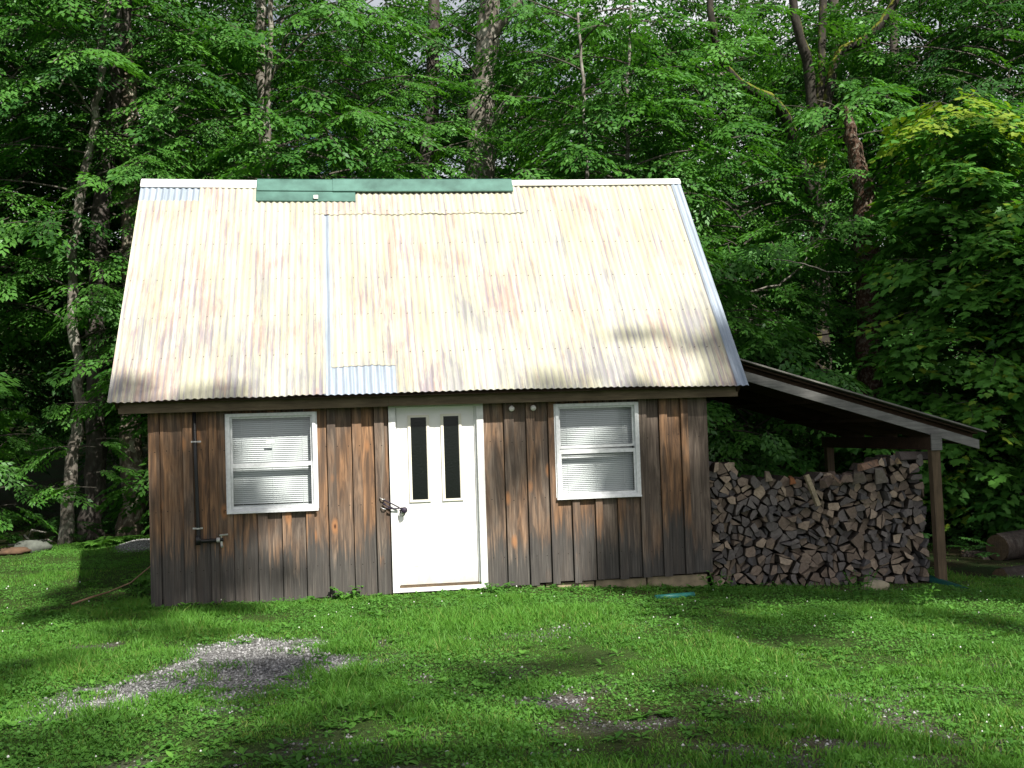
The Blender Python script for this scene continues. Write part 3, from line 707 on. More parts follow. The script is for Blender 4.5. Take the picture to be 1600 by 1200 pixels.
# wall pipe, insulators, hooks
m = MB(); m.tube([(-2.408, -.062, 2.08), (-2.400, -.064, 1.4), (-2.388, -.064, .70), (-2.380, -.064, .655), (-2.35, -.064, .638), (-2.13, -.064, .645)], .021, 10)
m.tube([(-2.392, -.064, .60), (-2.392, -.064, .70)], .028, 10); pipe = m.build('standpipe', BLACK, shed, True)
for z in (1.70, .775):
    m = MB(); m.tube([(-2.402 if z > 1 else -2.389, -.064, z-.007), (-2.402 if z > 1 else -2.389, -.064, z+.007)], .026, 12); m.box(-2.45, -2.345, -.038, -.034, z-.009, z+.009); m.build('pipe_bracket', STEEL, pipe)
m = MB(); m.tube([(-2.20, -.064, .643), (-2.165, -.064, .644)], .027, 10); m.tube([(-2.15, -.064, .645), (-2.15, -.064, .59), (-2.14, -.085, .57)], .013, 8)
m.tube([(-2.15, -.064, .655), (-2.15, -.072, .69)], .008, 6); m.tube([(-2.17, -.074, .692), (-2.08, -.074, .70)], .009, 6); m.build('tap', STEEL, pipe)
for x in (1.028, 1.273):
    m = MB(); m.tube([(x, -.0, 1.956), (x, -.045, 1.956)], .016, 8); m.ball((x, -.058, 1.956), .033, 14, 8, 0, (1, .7, 1)); m.build('insulator', CERAM, shed, True)
for z in (1.02, .915):
    m = MB(); x = -.455 if z > 1 else -.445
    m.box(x-.025, x+.02, -.030, -.026, z-.022, z+.022)
    m.tube([(x, -.026, z), (x, -.055, z), (x+.02, -.07, z-.012), (x+.045, -.066, z-.02), (x+.05, -.05, z-.012)], .006, 6); m.build('hook', STEEL, shed, True)
m = MB()
def cord(p, r=.0075): m.tube(p, r, 6)
cord([(-.42, -.068, 1.0), (-.33, -.074, .955), (-.26, -.078, .915), (-.21, -.075, .878), (-.19, -.05, .868), (-.187, -.02, .852), (-.20, -.012, .83), (-.232, -.015, .84)])
cord([(-.40, -.066, .91), (-.33, -.07, .90), (-.27, -.076, .90), (-.22, -.08, .905), (-.188, -.065, .89), (-.178, -.045, .862), (-.196, -.03, .825), (-.235, -.03, .845), (-.243, -.045, .88)])
cord([(-.425, -.066, .965), (-.38, -.07, .93), (-.33, -.074, .905)]); cord([(-.235, -.066, .88), (-.205, -.074, .892), (-.185, -.06, .868)], .013)
m.ball((-.196, -.066, .878), .036, 12, 8, 0, (1, .7, 1))
tag(m.build('bungee_cord', CORD, None, True), 'dark bungee cord stretched from wall hooks to the white door knob', 'cord')

# ------------------------------------------------------------------ lean-to
lean = empty('lean_to', (4.8, 1.5, -.25)); LO = np.array([4.8, 1.5, -.25])
tag(lean, 'open lean-to with a low sloping roof sheltering the firewood', 'lean-to')
def lp(p): return tuple(np.array(p)-LO)
YF, YB = .06, 3.25
pa = at(1158, 561, YF); pb = at(1542, 674, YF); sl_ = (pb[2]-pa[2])/(pb[0]-pa[0])
def zl(x): return pa[2]+(x-pa[0])*sl_
XH, XE = 3.318, pb[0]
def beam(m, x0, x1, y0, y1, d0, d1, mat=0):
    """a board following the roof slope between depths d0 and d1 below the sheet"""
    q = [(x0, y0, zl(x0)-d1), (x1, y0, zl(x1)-d1), (x1, y1, zl(x1)-d1), (x0, y1, zl(x0)-d1), (x0, y0, zl(x0)-d0), (x1, y0, zl(x1)-d0), (x1, y1, zl(x1)-d0), (x0, y1, zl(x0)-d0)]
    m.hexa([lp(p) for p in q], mat)
m = MB(); n = 90
vs = []; 
ys = np.linspace(YF, YB, n*3)
for x in (XH, XE):
    for y in ys: vs.append(lp((x, y, zl(x)+.006*math.sin(2*PI*y/.0745)+.004)))
k = len(ys); fs = [(i, i+1, k+i+1, k+i) for i in range(k-1)]; off = len(vs); vs += [(a, b, c-.012) for a, b, c in vs[:2*k]]; fs += [(off+i, off+k+i, off+k+i+1, off+i+1) for i in range(k-1)]
fs += [(0, k, off+k, off), (k-1, off+k-1, off+2*k-1, 2*k-1)]; fs += [(k+i, k+i+1, off+k+i+1, off+k+i) for i in range(k-1)]
m.add(vs, fs); m.build('roof_sheet', SHEET, lean)
m = MB(); beam(m, XH, XE-.06, YF+.10, YB-.04, .030, .050); m.build('roof_deck', DARKW, lean)
m = MB(); beam(m, XH, XE-.07, .26, .30, .051, .17); m.build('rafter', DARKW, lean)  # dark colour stands in for the shadow band below the sheet
pe = at(1530, 690, .09); m = MB(); beam(m, XH, pe[0], .09, .128, .125, .235); m.build('fascia', GREYW, lean)
for y in (1.1, 2.1, 3.1):
    m = MB(); beam(m, XH, XE-.1, y, y+.04, .051, .19); m.build('rafter', DARKW, lean)
for x in (3.9, 4.7, 5.5, 6.45):
    m = MB(); m.box(*(lp((x, 0, 0))[0]+d for d in (0, .045)), lp((0, .11, 0))[1], lp((0, YB-.05, 0))[1], zl(x)-.25-LO[2]+.01, zl(x)-.20-LO[2]); m.build('purlin', DARKW, lean)
p0 = at(1455, 690, .01); p1 = at(1471, 690, .01); zb0 = at(1460, 703, .01)[2]; zt0 = at(1460, 677, .01)[2]
m = MB(); m.box(p0[0]-LO[0], p1[0]-LO[0], .02-LO[1], YB-.1-LO[1], zb0-LO[2], min(zt0, zl(p1[0])-.24)-LO[2]); m.build('plate_beam', DARKW, lean)  # dark wood chosen for the shade on the side of the beam
m = MB(); m.box(p0[0]-LO[0]-.002, p1[0]-LO[0]+.002, .00-LO[1], .0195-LO[1], zb0-LO[2]-.004, zt0-LO[2]); m.build('beam_end', GREYW, lean)  # lit end of the same beam, put on in a lighter wood
for y in (.03, YB-.25):
    px0 = p0[0]+.012; px1 = p1[0]-.012
    m = MB(); g = float(gz(px0, y))-.1; m.hexa([lp(q) for q in [(px0+.02, y, g), (px1+.02, y, g), (px1+.02, y+.1, g), (px0+.02, y+.1, g), (px0, y, zb0-.002), (px1, y, zb0-.002), (px1, y+.1, zb0-.002), (px0, y+.1, zb0-.002)]]); m.build('post', POSTW, lean)

# ------------------------------------------------------------------ firewood
prof = [(3.34, 1.29), (3.55, 1.27), (3.72, 1.16), (3.95, 1.05), (4.3, 1.02), (4.6, 1.03), (4.95, 1.06), (5.12, 1.06), (5.28, 1.15), (5.45, 1.20), (5.95, 1.22)]
XP0, XP1 = 3.335, 6.01
def ztop(x): return np.interp(x, [p[0] for p in prof], [p[1] for p in prof])
def zlow(x): return float(gz(x, .15))+.0
def clip_poly(P, n, c):
    out = []
    for i in range(len(P)):
        a, b = P[i], P[(i+1) % len(P)]; da, db = a@n-c, b@n-c
        if da <= 0: out.append(a)
        if da*db < 0: out.append(a+(b-a)*(da/(da-db)))
    return out
def woodpile(seed, cell):
    rg = np.random.default_rng(seed); S = []
    z = -.40; row = 0
    while z < 1.5:
        x = XP0-.1+(row % 2)*cell*.5
        while x < XP1+.1:
            S.append((x+rg.uniform(-.42, .42)*cell, z+rg.uniform(-.40, .40)*cell*.9)); x += cell*1.12
        z += cell*.86; row += 1
    S = np.array(S); out = []
    for i, s in enumerate(S):
        if not (XP0-.02 < s[0] < XP1+.02 and zlow(s[0])-.02 < s[1] < ztop(s[0])): continue
        P = [s+np.array(d)*cell*1.2 for d in ((-1, -1), (1, -1), (1, 1), (-1, 1))]
        for j in np.argsort(((S-s)**2).sum(1))[1:16]:
            n = S[j]-s; P = clip_poly(P, n, n@((S[j]+s)/2))
        P = clip_poly(P, np.array([-1., 0]), -XP0); P = clip_poly(P, np.array([1., 0]), XP1)
        if len(P) < 3: continue
        parts = [P]
        if rg.random() < .72:
            a = rg.uniform(0, PI); n = np.array([math.cos(a), math.sin(a)]); c0 = sum(P)/len(P); c = n@c0+rg.uniform(-.2, .2)*cell*.5
            parts = [clip_poly(P, n, c), clip_poly(P, -n, -c)]
        for Q in parts:
            if len(Q) < 3: continue
            Q = np.array(Q); c0 = Q.mean(0); A = .5*abs(np.sum(Q[:, 0]*np.roll(Q[:, 1], -1)-np.roll(Q[:, 0], -1)*Q[:, 1]))
            if A < .0013: continue
            # straighten: drop short edges so that ends read as split wedges
            keep = [k for k in range(len(Q)) if np.linalg.norm(Q[k]-Q[k-1]) > .032]
            if len(keep) >= 3: Q = Q[keep]
            c0 = Q.mean(0); r = np.linalg.norm(Q-c0, axis=1)[:, None]
            Q = c0+(Q-c0)*np.clip(1-rg.uniform(.003, .012)/r, .6, 1)*rg.uniform(.95, 1.03)
            ra = rg.normal(0, .13); Q = c0+(Q-c0)@np.array([[math.cos(ra), -math.sin(ra)], [math.sin(ra), math.cos(ra)]])
            # a slightly bowed outer face (the bark side)
            R = []
            kb = rg.integers(0, len(Q))
            for k in range(len(Q)):
                R.append(Q[k])
                if k == kb:
                    a, b = Q[k], Q[(k+1) % len(Q)]; mid = (a+b)/2; o = mid-c0; o /= np.linalg.norm(o)+1e-9; R.append(mid+o*np.linalg.norm(b-a)*.10)
            out.append((np.array(R), A))
    return out
front = woodpile(3, .117); front.sort(key=lambda q: -q[1])
print('front logs', len(front))
tones = {'dark grey': ((.150, .138, .134), (.225, .207, .198)), 'brown': ((.21, .165, .13), (.31, .245, .195)), 'pale tan': ((.38, .30, .23), (.52, .42, .32))}
rgl = np.random.default_rng(5)
def log_mesh(P, y0, ln):
    m = MB(); c = P.mean(0); n = len(P); tilt = rgl.normal(0, .10, 2)
    f = [np.array([p[0]-c[0], (p-c)@tilt, p[1]-c[1]]) for p in P]
    k = [np.array([p[0]-c[0], ln, p[1]-c[1]])*np.array([.96, 1, .96]) for p in P]
    m.add(f, [tuple(range(n))], 0); m.add(k, [tuple(range(n))[::-1]], 1)
    m.add(f+k, [(i, n+i, n+(i+1) % n, (i+1) % n) for i in range(n)], 1)
    return m.mesh('firewood_log', [LOGM, LBARK]), c
extra = []
for i, (P, A) in enumerate(front):
    y0 = .15+rgl.normal(0, .042); ln = .40
    if i >= 292: extra.append((P, y0)); continue
    me, c = log_mesh(P, y0, ln)
    o = link('firewood_log', me); o.location = (c[0], y0, c[1]); 
    u = rgl.random(); bias = .10 if c[0] < 4.1 or c[0] > 5.2 else 0
    tn = 'pale tan' if u < .13+bias else 'brown' if u < .52 else 'dark grey'
    lo, hi = tones[tn]; t = rgl.random(); o.color = tuple(lo[j]+(hi[j]-lo[j])*t for j in range(3))+(1,)
    h = (c[1]-zlow(c[0]))/(ztop(c[0])-zlow(c[0])); hv = 'lowest rows' if h < .3 else 'middle rows' if h < .72 else 'top rows'
    where = 'against the shed wall' if c[0] < 4.0 else 'mid stack' if c[0] < 5.05 else 'beside the lean-to post'
    tag(o, f'{tn} split log end in the {hv} of the woodpile, {where}', 'log', 'split logs stacked under the lean-to')
# the smallest ends, and an unseen second row added to block light between logs
m = MB()
def add_log(P, y0, ln):
    c = P.mean(0); n = len(P)
    m.tone = float(rgl.random()); m.prism([(p[0], y0, p[1]) for p in P][::-1], (0, ln, 0))
for P, y0 in extra: add_log(P, y0, .40)
for P, A in woodpile(11, .16):
    if P[:, 1].mean() < ztop(P[:, 0].mean())-.12: add_log(P, .62+rgl.normal(0, .02), .38)
o = m.build('firewood_stack', [LOGS]); tag(o, 'smaller splits and added rear row filling the woodpile under the lean-to', 'firewood', 'split logs stacked under the lean-to', 'stuff')
def loose(p0, p1, w_, h_, col, label, twist=.3, tri=False):
    p0, p1 = np.array(p0, float), np.array(p1, float); d = p1-p0; L = np.linalg.norm(d); d /= L
    a = np.cross(d, [0, 0, 1.]); 
    if np.linalg.norm(a) < .1: a = np.array([1., 0, 0])
    a /= np.linalg.norm(a); b = np.cross(a, d); a, b = a*math.cos(twist)+b*math.sin(twist), b*math.cos(twist)-a*math.sin(twist)
    sh = [(-.5, -.4), (.5, -.5), (.42, .35), (-.1, .55)] if not tri else [(-.5, -.4), (.5, -.45), (.05, .6)]
    sh = [(x*w_, y*h_) for x, y in sh]; c = (p0+p1)/2
    m = MB(); secs = 5; n = len(sh); vs = []
    for s in range(secs):
        t = s/(secs-1); q = p0+d*L*t-c; k = 1+.10*math.sin(s*2.3+L*10)
        vs += [q+a*x*k+b*y*(1.05-.1*t) for x, y in sh]
    m.add(vs, [tuple(range(n)), tuple(range((secs-1)*n, secs*n))[::-1]]); m.add(vs, [(s*n+i, (s+1)*n+i, (s+1)*n+(i+1) % n, s*n+(i+1) % n) for s in range(secs-1) for i in range(n)])
    o = link('firewood_log', m.mesh('firewood_log', [LOGM])); o.location = c; o.color = (*col, 1); tag(o, label, 'log', 'split logs stacked under the lean-to')
A_ = lambda x, y, Y=.12: at(x, y, Y)
loose(A_(1260, 742, .02), A_(1279, 790, -.02), .085, .06, (.42, .36, .24), 'long pale yellow split leaning upright against the face of the woodpile')
loose(A_(1343, 731, .10), A_(1397, 716, .30), .11, .085, (.30, .19, .13), 'reddish tan split lying lengthwise on top of the woodpile')
loose(A_(1402, 713, .10), A_(1455, 712, .32), .10, .11, (.10, .085, .08), 'dark bark covered split lying lengthwise at the top beside the post')
loose(A_(1405, 722, .02), A_(1397, 712, .25), .06, .05, (.42, .31, .18), 'small bright splinter of wood standing between two splits on top', .1, True)
loose(A_(1238, 752, .08), A_(1234, 748, .45), .075, .075, (.34, .14, .06), 'orange log end on the dip of the woodpile')
loose(A_(1151, 741 - 5, .0) if False else A_(1200, 746, .06), A_(1198, 742, .45), .09, .10, (.30, .25, .19), 'square pale log end sitting on the dip of the woodpile')
loose(A_(1340, 748, .0), A_(1340, 738, .42), .18, .12, (.16, .14, .11), 'big rounded grey log below the reddish split on top')
loose(A_(1374, 745, .0), A_(1372, 735, .42), .15, .17, (.22, .20, .17), 'big pale topped log next to the rounded grey log')
loose(A_(1322, 748, .02), A_(1320, 744, .42), .17, .09, (.25, .19, .15), 'flat pinkish log end on the right shoulder of the dip', .1)
loose(A_(1285, 757, .04), A_(1300, 742, .30), .11, .10, (.17, .13, .10), 'rough splintered log tilted beside the pale leaning split')
loose(A_(1300, 742, .05), A_(1314, 756, .0), .03, .03, (.20, .14, .10), 'thin brown splinter leaning on the woodpile top')

# ------------------------------------------------------------------ small things on the ground
def rock(c, r, mat, label, seed, cat='rock'):
    rg = np.random.default_rng(seed); m = MB(); n, k = 14, 9; vs = []
    for i in range(k+1):
        t = PI*i/k
        for j in range(n):
            q = 2*PI*j/n; d = np.array([math.sin(t)*math.cos(q), math.sin(t)*math.sin(q), math.cos(t)])
            f = 1+.35*(float(fbm(d[0]*1.7+seed, d[1]*1.7+d[2]*1.3, seed, 3))-.5)*2
            vs.append(d*f*np.array(r))
    for i in (0, k):
        for j in range(n): vs[i*n+j] = vs[i*n]
    m.add(vs, [(i*n+j, (i+1)*n+j, (i+1)*n+(j+1) % n, i*n+(j+1) % n) for i in range(k) for j in range(n)])
    o = m.build('rock', mat, None, True); o.location = c; tag(o, label, cat)
rock((5.12, -.30, float(gz(5.12, -.3))+.03), (.17, .10, .075), ROCKT, 'flat tan rock in the grass below the woodpile', 2)
p = at_z(50, 856, 0.02); rock((p[0], p[1], .02), (.30, .22, .15), ROCKG, 'grey green boulder at the wood edge left of the trunks', 5)
p = at_z(20, 858, 0.02); rock((p[0], p[1]-.2, .0), (.30, .22, .07), ROCKO, 'orange brown lump of earth beside the grey boulder', 8)
p = at_z(5, 857, 0.05); rock((p[0]-.05, p[1]-.5, .05), (.10, .09, .08), ROCKT, 'small pale stone by the orange earth at the left edge', 9)
def stick(pts, r, label, mat=TWIG, name='stick', cat='stick'):
    m = MB(); k = len(pts); m.tube(pts, [r*(1-.5*i/(k-1)) for i in range(k)], 6); tag(m.build(name, mat, None, True), label, cat)
stick([at_z(112, 944, .0), at_z(140, 934, .05), at(170, 925, .7), at(205, 910, .55), at(236, 884, .25)], .013, 'long bare stick leaning up against the left corner of the shed', simple('dry_stick', (.22, .14, .085), .85, 0, .3, 30))
for a, b, c, lb in (((38, 836), (48, 846), (56, 862), 'pale broken stick poking out above the grey boulder'), ((46, 840), (50, 828), (72, 832), 'arched dead twig over the boulder at the wood edge'), ((14, 852), (35, 850), (52, 848), 'thin fallen branch lying behind the orange earth'), ((66, 846), (74, 843), (82, 846), 'short dead twig in front of the curved pale trunk')):
    stick([at(*a, 7.7), at(*b, 7.5), at(*c, 7.4)], .022, lb)
m = MB(); q0, q1 = at_z(1024, 934, float(gz(2.4, -.75))+.008), at_z(1084, 929, float(gz(2.8, -.7))+.020)
m.tube([q0, (q0+q1)/2, q1], .03, 10); tag(m.build('plastic_pipe', TEAL, None, True), 'bright teal plastic pipe lying in the grass by the shed foot', 'pipe')
m = MB(); q0, q1 = at_z(1468, 911, -.25), at_z(1512, 926, -.30); q0 = np.array(q0); q1 = np.array(q1)
d = (q1-q0)/np.linalg.norm(q1-q0); m.tube([q0-d*.3, q0, q1], .055, 14, 0, False); m.tube([q0-d*.3, q0, q1], .048, 14, 1, False); m.tube([q1-d*.12, q1-d*.115], .048, 14, 1)
tag(m.build('drain_pipe', [GREENP, BLACK], None, True), 'dark green drain pipe end lying in grass right of the post', 'pipe')
def log(p0, p1, r, label, name='fallen_log', ends=True):
    m = MB(); n = 14; p0, p1 = np.array(p0, float), np.array(p1, float); pts = [p0+(p1-p0)*t for t in np.linspace(0, 1, 6)]
    m.tube(pts, [r*random.uniform(.93, 1.05) for _ in pts], n, 0, False, .1)
    o = m.build(name, LBARK, None, True); d = (p1-p0)/np.linalg.norm(p1-p0)
    for p, s in ((p0, -1), (p1, 1)):
        e = MB(); e.tube([p-d*s*.04, p+d*s*.002], r*.93, n); e.build('cut_end', LOGM, o).color = (.22, .16, .10, 1)
    tag(o, label, 'log')
lz = float(gz(8.3, 2.2))
log(at(1558, 856, 2.4), (10.9, 3.4, at(1558, 856, 2.4)[2]+.1), .20, 'thick cut log at the far right on top of the log heap')
log(at(1502, 867, 3.0), at(1575, 874, 2.7), .085, 'thinner log lying below the thick cut log')
log(at(1563, 908, .7), (9.3, 1.1, at(1563, 908, .7)[2]-.02), .17, 'short log half hidden in shade at the far right in the grass')
log(at(1530, 885, 2.6), (10.4, 2.9, at(1530, 885, 2.6)[2]-.05), .15, 'shaded log at the bottom of the log heap')
#PART3
# ------------------------------------------------------------------ trees
def unit(v): return v/(np.linalg.norm(v, axis=-1, keepdims=True)+1e-9)
def spray_template(rg, maple=False):
    """a flat leafy branch end, one unit long: leaf base, direction, length"""
    P, D, L = [], [], []
    def twig(o, d, ln, k):
        for i in range(k):
            t = (i+.6)/k; s = 1 if i % 2 else -1; p = o+d*ln*t
            a = s*rg.uniform(.7, 1.15)*(1-.5*t); c, s_ = math.cos(a), math.sin(a)
            P.append(p); D.append(np.array([d[0]*c-d[1]*s_, d[0]*s_+d[1]*c])); L.append(rg.uniform(.75, 1.15))
        P.append(o+d*ln); D.append(d); L.append(1.0)
    if maple:
        twig(np.zeros(2), np.array([1., 0]), .9, 6)
        for i in range(5):
            t = .1+.17*i; s = 1 if i % 2 else -1; a = s*rg.uniform(.6, .95); twig(np.array([t, 0]), np.array([math.cos(a), math.sin(a)]), .5*(1-t*.5), 3)
    else:
        twig(np.zeros(2), np.array([1., 0]), .95, 11)
        for i in range(8):
            t = .06+.105*i; s = 1 if i % 2 else -1; a = s*rg.uniform(.55, .9); twig(np.array([t, 0]), np.array([math.cos(a), math.sin(a)]), rg.uniform(.38, .55)*(1-t*.62), 5)
    return np.array(P), np.array(D), np.array(L)
_rg = np.random.default_rng(21)
TPL = [spray_template(_rg) for _ in range(7)]; TPLM = [spray_template(_rg, True) for _ in range(5)]
MAPLE = np.array([(0, 0), (.30, -.12), (.52, -.05), (.38, .14), (.62, .42), (.40, .42), (.22, .66), (0, 1.0), (-.22, .66), (-.40, .42), (-.62, .42), (-.38, .14), (-.52, -.05), (-.30, -.12)])
class Crown:
    def __init__(s, seed, leaf=.10, maple=False): s.rg = np.random.default_rng(seed); s.leaf = leaf; s.maple = maple; s.V = []; s.T = []; s.tw = MB()
    def spray(s, o, d, size, tone, droop=None, twigs=True):
        rg = s.rg; tp = (TPLM if s.maple else TPL)[rg.integers(0, 5 if s.maple else 7)]; P2, D2, L = tp; n = len(P2)
        d = np.array(d, float); d[2] = 0; d = unit(d); dr = rg.uniform(.05, .5) if droop is None else droop
        D = np.array([d[0]*math.cos(dr), d[1]*math.cos(dr), -math.sin(dr)]); roll = rg.normal(0, .28)
        S0 = np.cross([0, 0, 1.], d); N0 = np.cross(D, S0); S = S0*math.cos(roll)+N0*math.sin(roll); N = np.cross(D, S)
        P = o+size*(P2[:, :1]*D+P2[:, 1:]*S)-np.array([0, 0, 1.])*(size*.22*(P2**2).sum(1))[:, None]
        dd = D2[:, :1]*D+D2[:, 1:]*S; dd[:, 2] -= .35*rg.random(n); dd = unit(dd)
        nn = N+rg.normal(0, .26, (n, 3)); nn = unit(nn-dd*(dd*nn).sum(1)[:, None])
        ll = s.leaf*L*rg.uniform(.8, 1.15)*(.7+.3*size)
        tt = np.clip(tone+rg.normal(0, .16, n), 0, 1)
        if s.maple:
            S2 = np.cross(nn, dd); P = P+dd*(ll*.35)[:, None]
            V = P[:, None]+MAPLE[None, :, 1:]*dd[:, None]*ll[:, None, None]+MAPLE[None, :, :1]*S2[:, None]*ll[:, None, None]*.95-nn[:, None]*(ll[:, None, None]*(.28*MAPLE[None, :, :1]**2+.12*MAPLE[None, :, 1:]**2))
        else: V = leaf_quads(P, dd, nn, ll, ll*.46, .18)
        s.V.append(V); s.T.append(np.repeat(tt, V.shape[1]))
        if twigs: s.tw.tube([np.array(o), o+size*.5*D-np.array([0, 0, size*.055]), o+size*.95*D-np.array([0, 0, size*.2])], [.006, .004, .002], 3, 0, False)
    def limb(s, p0, az, ln, r, n_spr, size, up=.45, sag_=.35, tone=.5, wob=.12, twig=True):
        """a limb that leaves the trunk rising, arches over and carries flat sprays on both sides"""
        rg = s.rg; k = 6; pts = [np.array(p0, float)]; a = az; e = up
        for i in range(k):
            a += rg.normal(0, wob); pts.append(pts[-1]+np.array([math.cos(a)*math.cos(e), math.sin(a)*math.cos(e), math.sin(e)])*ln/k); e -= (sag_+up*.6)/k
        if twig: s.tw.tube(pts, [r*.6*(1-.8*i/k)+.002 for i in range(k+1)], 5, 0, False)
        A = np.array(pts)
        for j in range(n_spr):
            t = (.28+.72*(j+rg.random())/n_spr)*k; i = min(int(t), k-1); p = A[i]+(A[i+1]-A[i])*(t-i); da = A[min(i+1, k)]-A[i]; az2 = math.atan2(da[1], da[0])+(1 if j % 2 else -1)*rg.uniform(.2, 1.0)
            sz = size*rg.uniform(.7, 1.25)
            s.spray(p+rg.normal(0, .05, 3), (math.cos(az2), math.sin(az2), 0), sz, tone+rg.normal(0, .13))
        return A
    def mesh(s, name, mat):
        V = np.concatenate(s.V); k = V.shape[1]; n = len(V)
        return np_mesh(name, V.reshape(-1, 3), np.arange(n*k).reshape(-1, k), np.concatenate(s.T), mat)
def bumpy(pts, rad, sub=4, seed=0, wob=.04):
    """refine a trunk path and let it wander a little"""
    rg = np.random.default_rng(seed); P = []; R = []
    pts = [np.array(p, float) for p in pts]
    for i in range(len(pts)-1):
        p0 = pts[max(i-1, 0)]; p1 = pts[i]; p2 = pts[i+1]; p3 = pts[min(i+2, len(pts)-1)]
        for j in range(sub):
            t = j/sub; q = .5*((2*p1)+(-p0+p2)*t+(2*p0-5*p1+4*p2-p3)*t*t+(-p0+3*p1-3*p2+p3)*t**3)
            P.append(q+rg.normal(0, wob, 3)*np.array([1, 1, .2])*(1 if (i or j) else 0)); R.append((rad[i]+(rad[i+1]-rad[i])*t)*rg.uniform(.93, 1.07))
    P.append(pts[-1]); R.append(rad[-1]); return P, R
def grow(seed, H, R, nl, z0=.12, leaf=.10, size=.95, spl=7, maple=False, lean=(0, 0), r0=None, tone=.5):
    """prototype of a forest tree standing at the origin: trunk mesh builder and crown"""
    c = Crown(seed, leaf, maple); rg = c.rg; r0 = r0 or .011*H+.03
    P = [np.array([lean[0]*(z/H)**1.3*H+.12*math.sin(z*.7+seed), lean[1]*z+.1*math.sin(z*.9+seed*2), z]) for z in np.linspace(-.2, H, 12)]
    tb = MB(); tb.tube(P, [r0*(1.25 if i == 0 else 1)*(1-.82*i/11) for i in range(12)], 10, 0, True, .08)
    for i in range(nl):
        u = (i+rg.random())/nl; z = H*(z0+(.98-z0)*u); f = np.interp(z, [p[2] for p in P], range(12)); k = min(int(f), 10); p = P[k]+(P[k+1]-P[k])*(f-k)
        L = R*(.35+.75*math.sin(PI*min(1, .12+u*.95))**.8)*rg.uniform(.7, 1.2)
        c.limb(p, i*2.39996+rg.normal(0, .4), L, .012+.012*L, max(3, int(spl*L/R+.5)), size, up=rg.uniform(.15, .7), tone=tone)
    return tb, c
def place(name, label, tm, cm, loc, rz=0, sc=1, group=None, cat='tree'):
    t = empty(name, (loc[0], loc[1], float(gz(loc[0], loc[1]))-.03), rz, sc); tag(t, label, cat, group)
    link('trunk', tm[0], t); link('branches', tm[1], t)['kind'] = 'stuff'; link('crown', cm, t); return t
TWIGD = mat_bark('dim_twig', (.03, .026, .022), (.09, .08, .066), (.16, .15, .13), .4)
PROTO = []
for seed, H, R, nl, z0, mat, bk, lf in ((1, 13, 2.9, 60, .08, LEAF_A, BK_PALE, .13), (2, 15, 3.1, 66, .10, LEAF_A, BK_DARK, .16), (3, 11, 2.6, 50, .06, LEAF_B, BK_MOTT, .15), (4, 16, 3.2, 70, .14, LEAF_B, BK_DARK, .145), (5, 9, 2.5, 42, .05, LEAF_A, BK_PALE, .165), (6, 14, 2.8, 52, .30, LEAF_A, BK_DARK, .125)):
    tb, c = grow(seed, H, R, nl, z0, lf, 1.1, 7); PROTO.append(((tb.mesh('trunk', bk, True), c.tw.mesh('branches', TWIGD)), c.mesh('crown', mat)))
SAP = []
for seed, H, R, nl, mat, lf in ((11, 3.6, 1.5, 17, LEAF_A, .135), (12, 2.6, 1.3, 14, LEAF_B, .14), (13, 4.6, 1.7, 22, LEAF_A, .14)):
    tb, c = grow(seed, H, R, nl, .10, lf, .7, 5, r0=.022); SAP.append(((tb.mesh('trunk', TWIG, True), c.tw.mesh('branches', TWIGD)), c.mesh('crown', mat)))

# a thin sapling whose few long side branches hang in front of the trunks
tb, c = grow(14, 2.5, .3, 0, r0=.016)
for z, az, ln in ((1.72, 3.3, 1.0), (1.85, .1, .35), (1.05, 3.0, .8), (1.30, -.3, .3), (2.45, 3.0, .6)): c.limb((0, 0, z), az, ln, .012, 4, .42, .1, .25, .78)
SAP.append(((tb.mesh('trunk', TWIG, True), c.tw.mesh('branches', TWIGD)), c.mesh('crown', LEAF_A)))
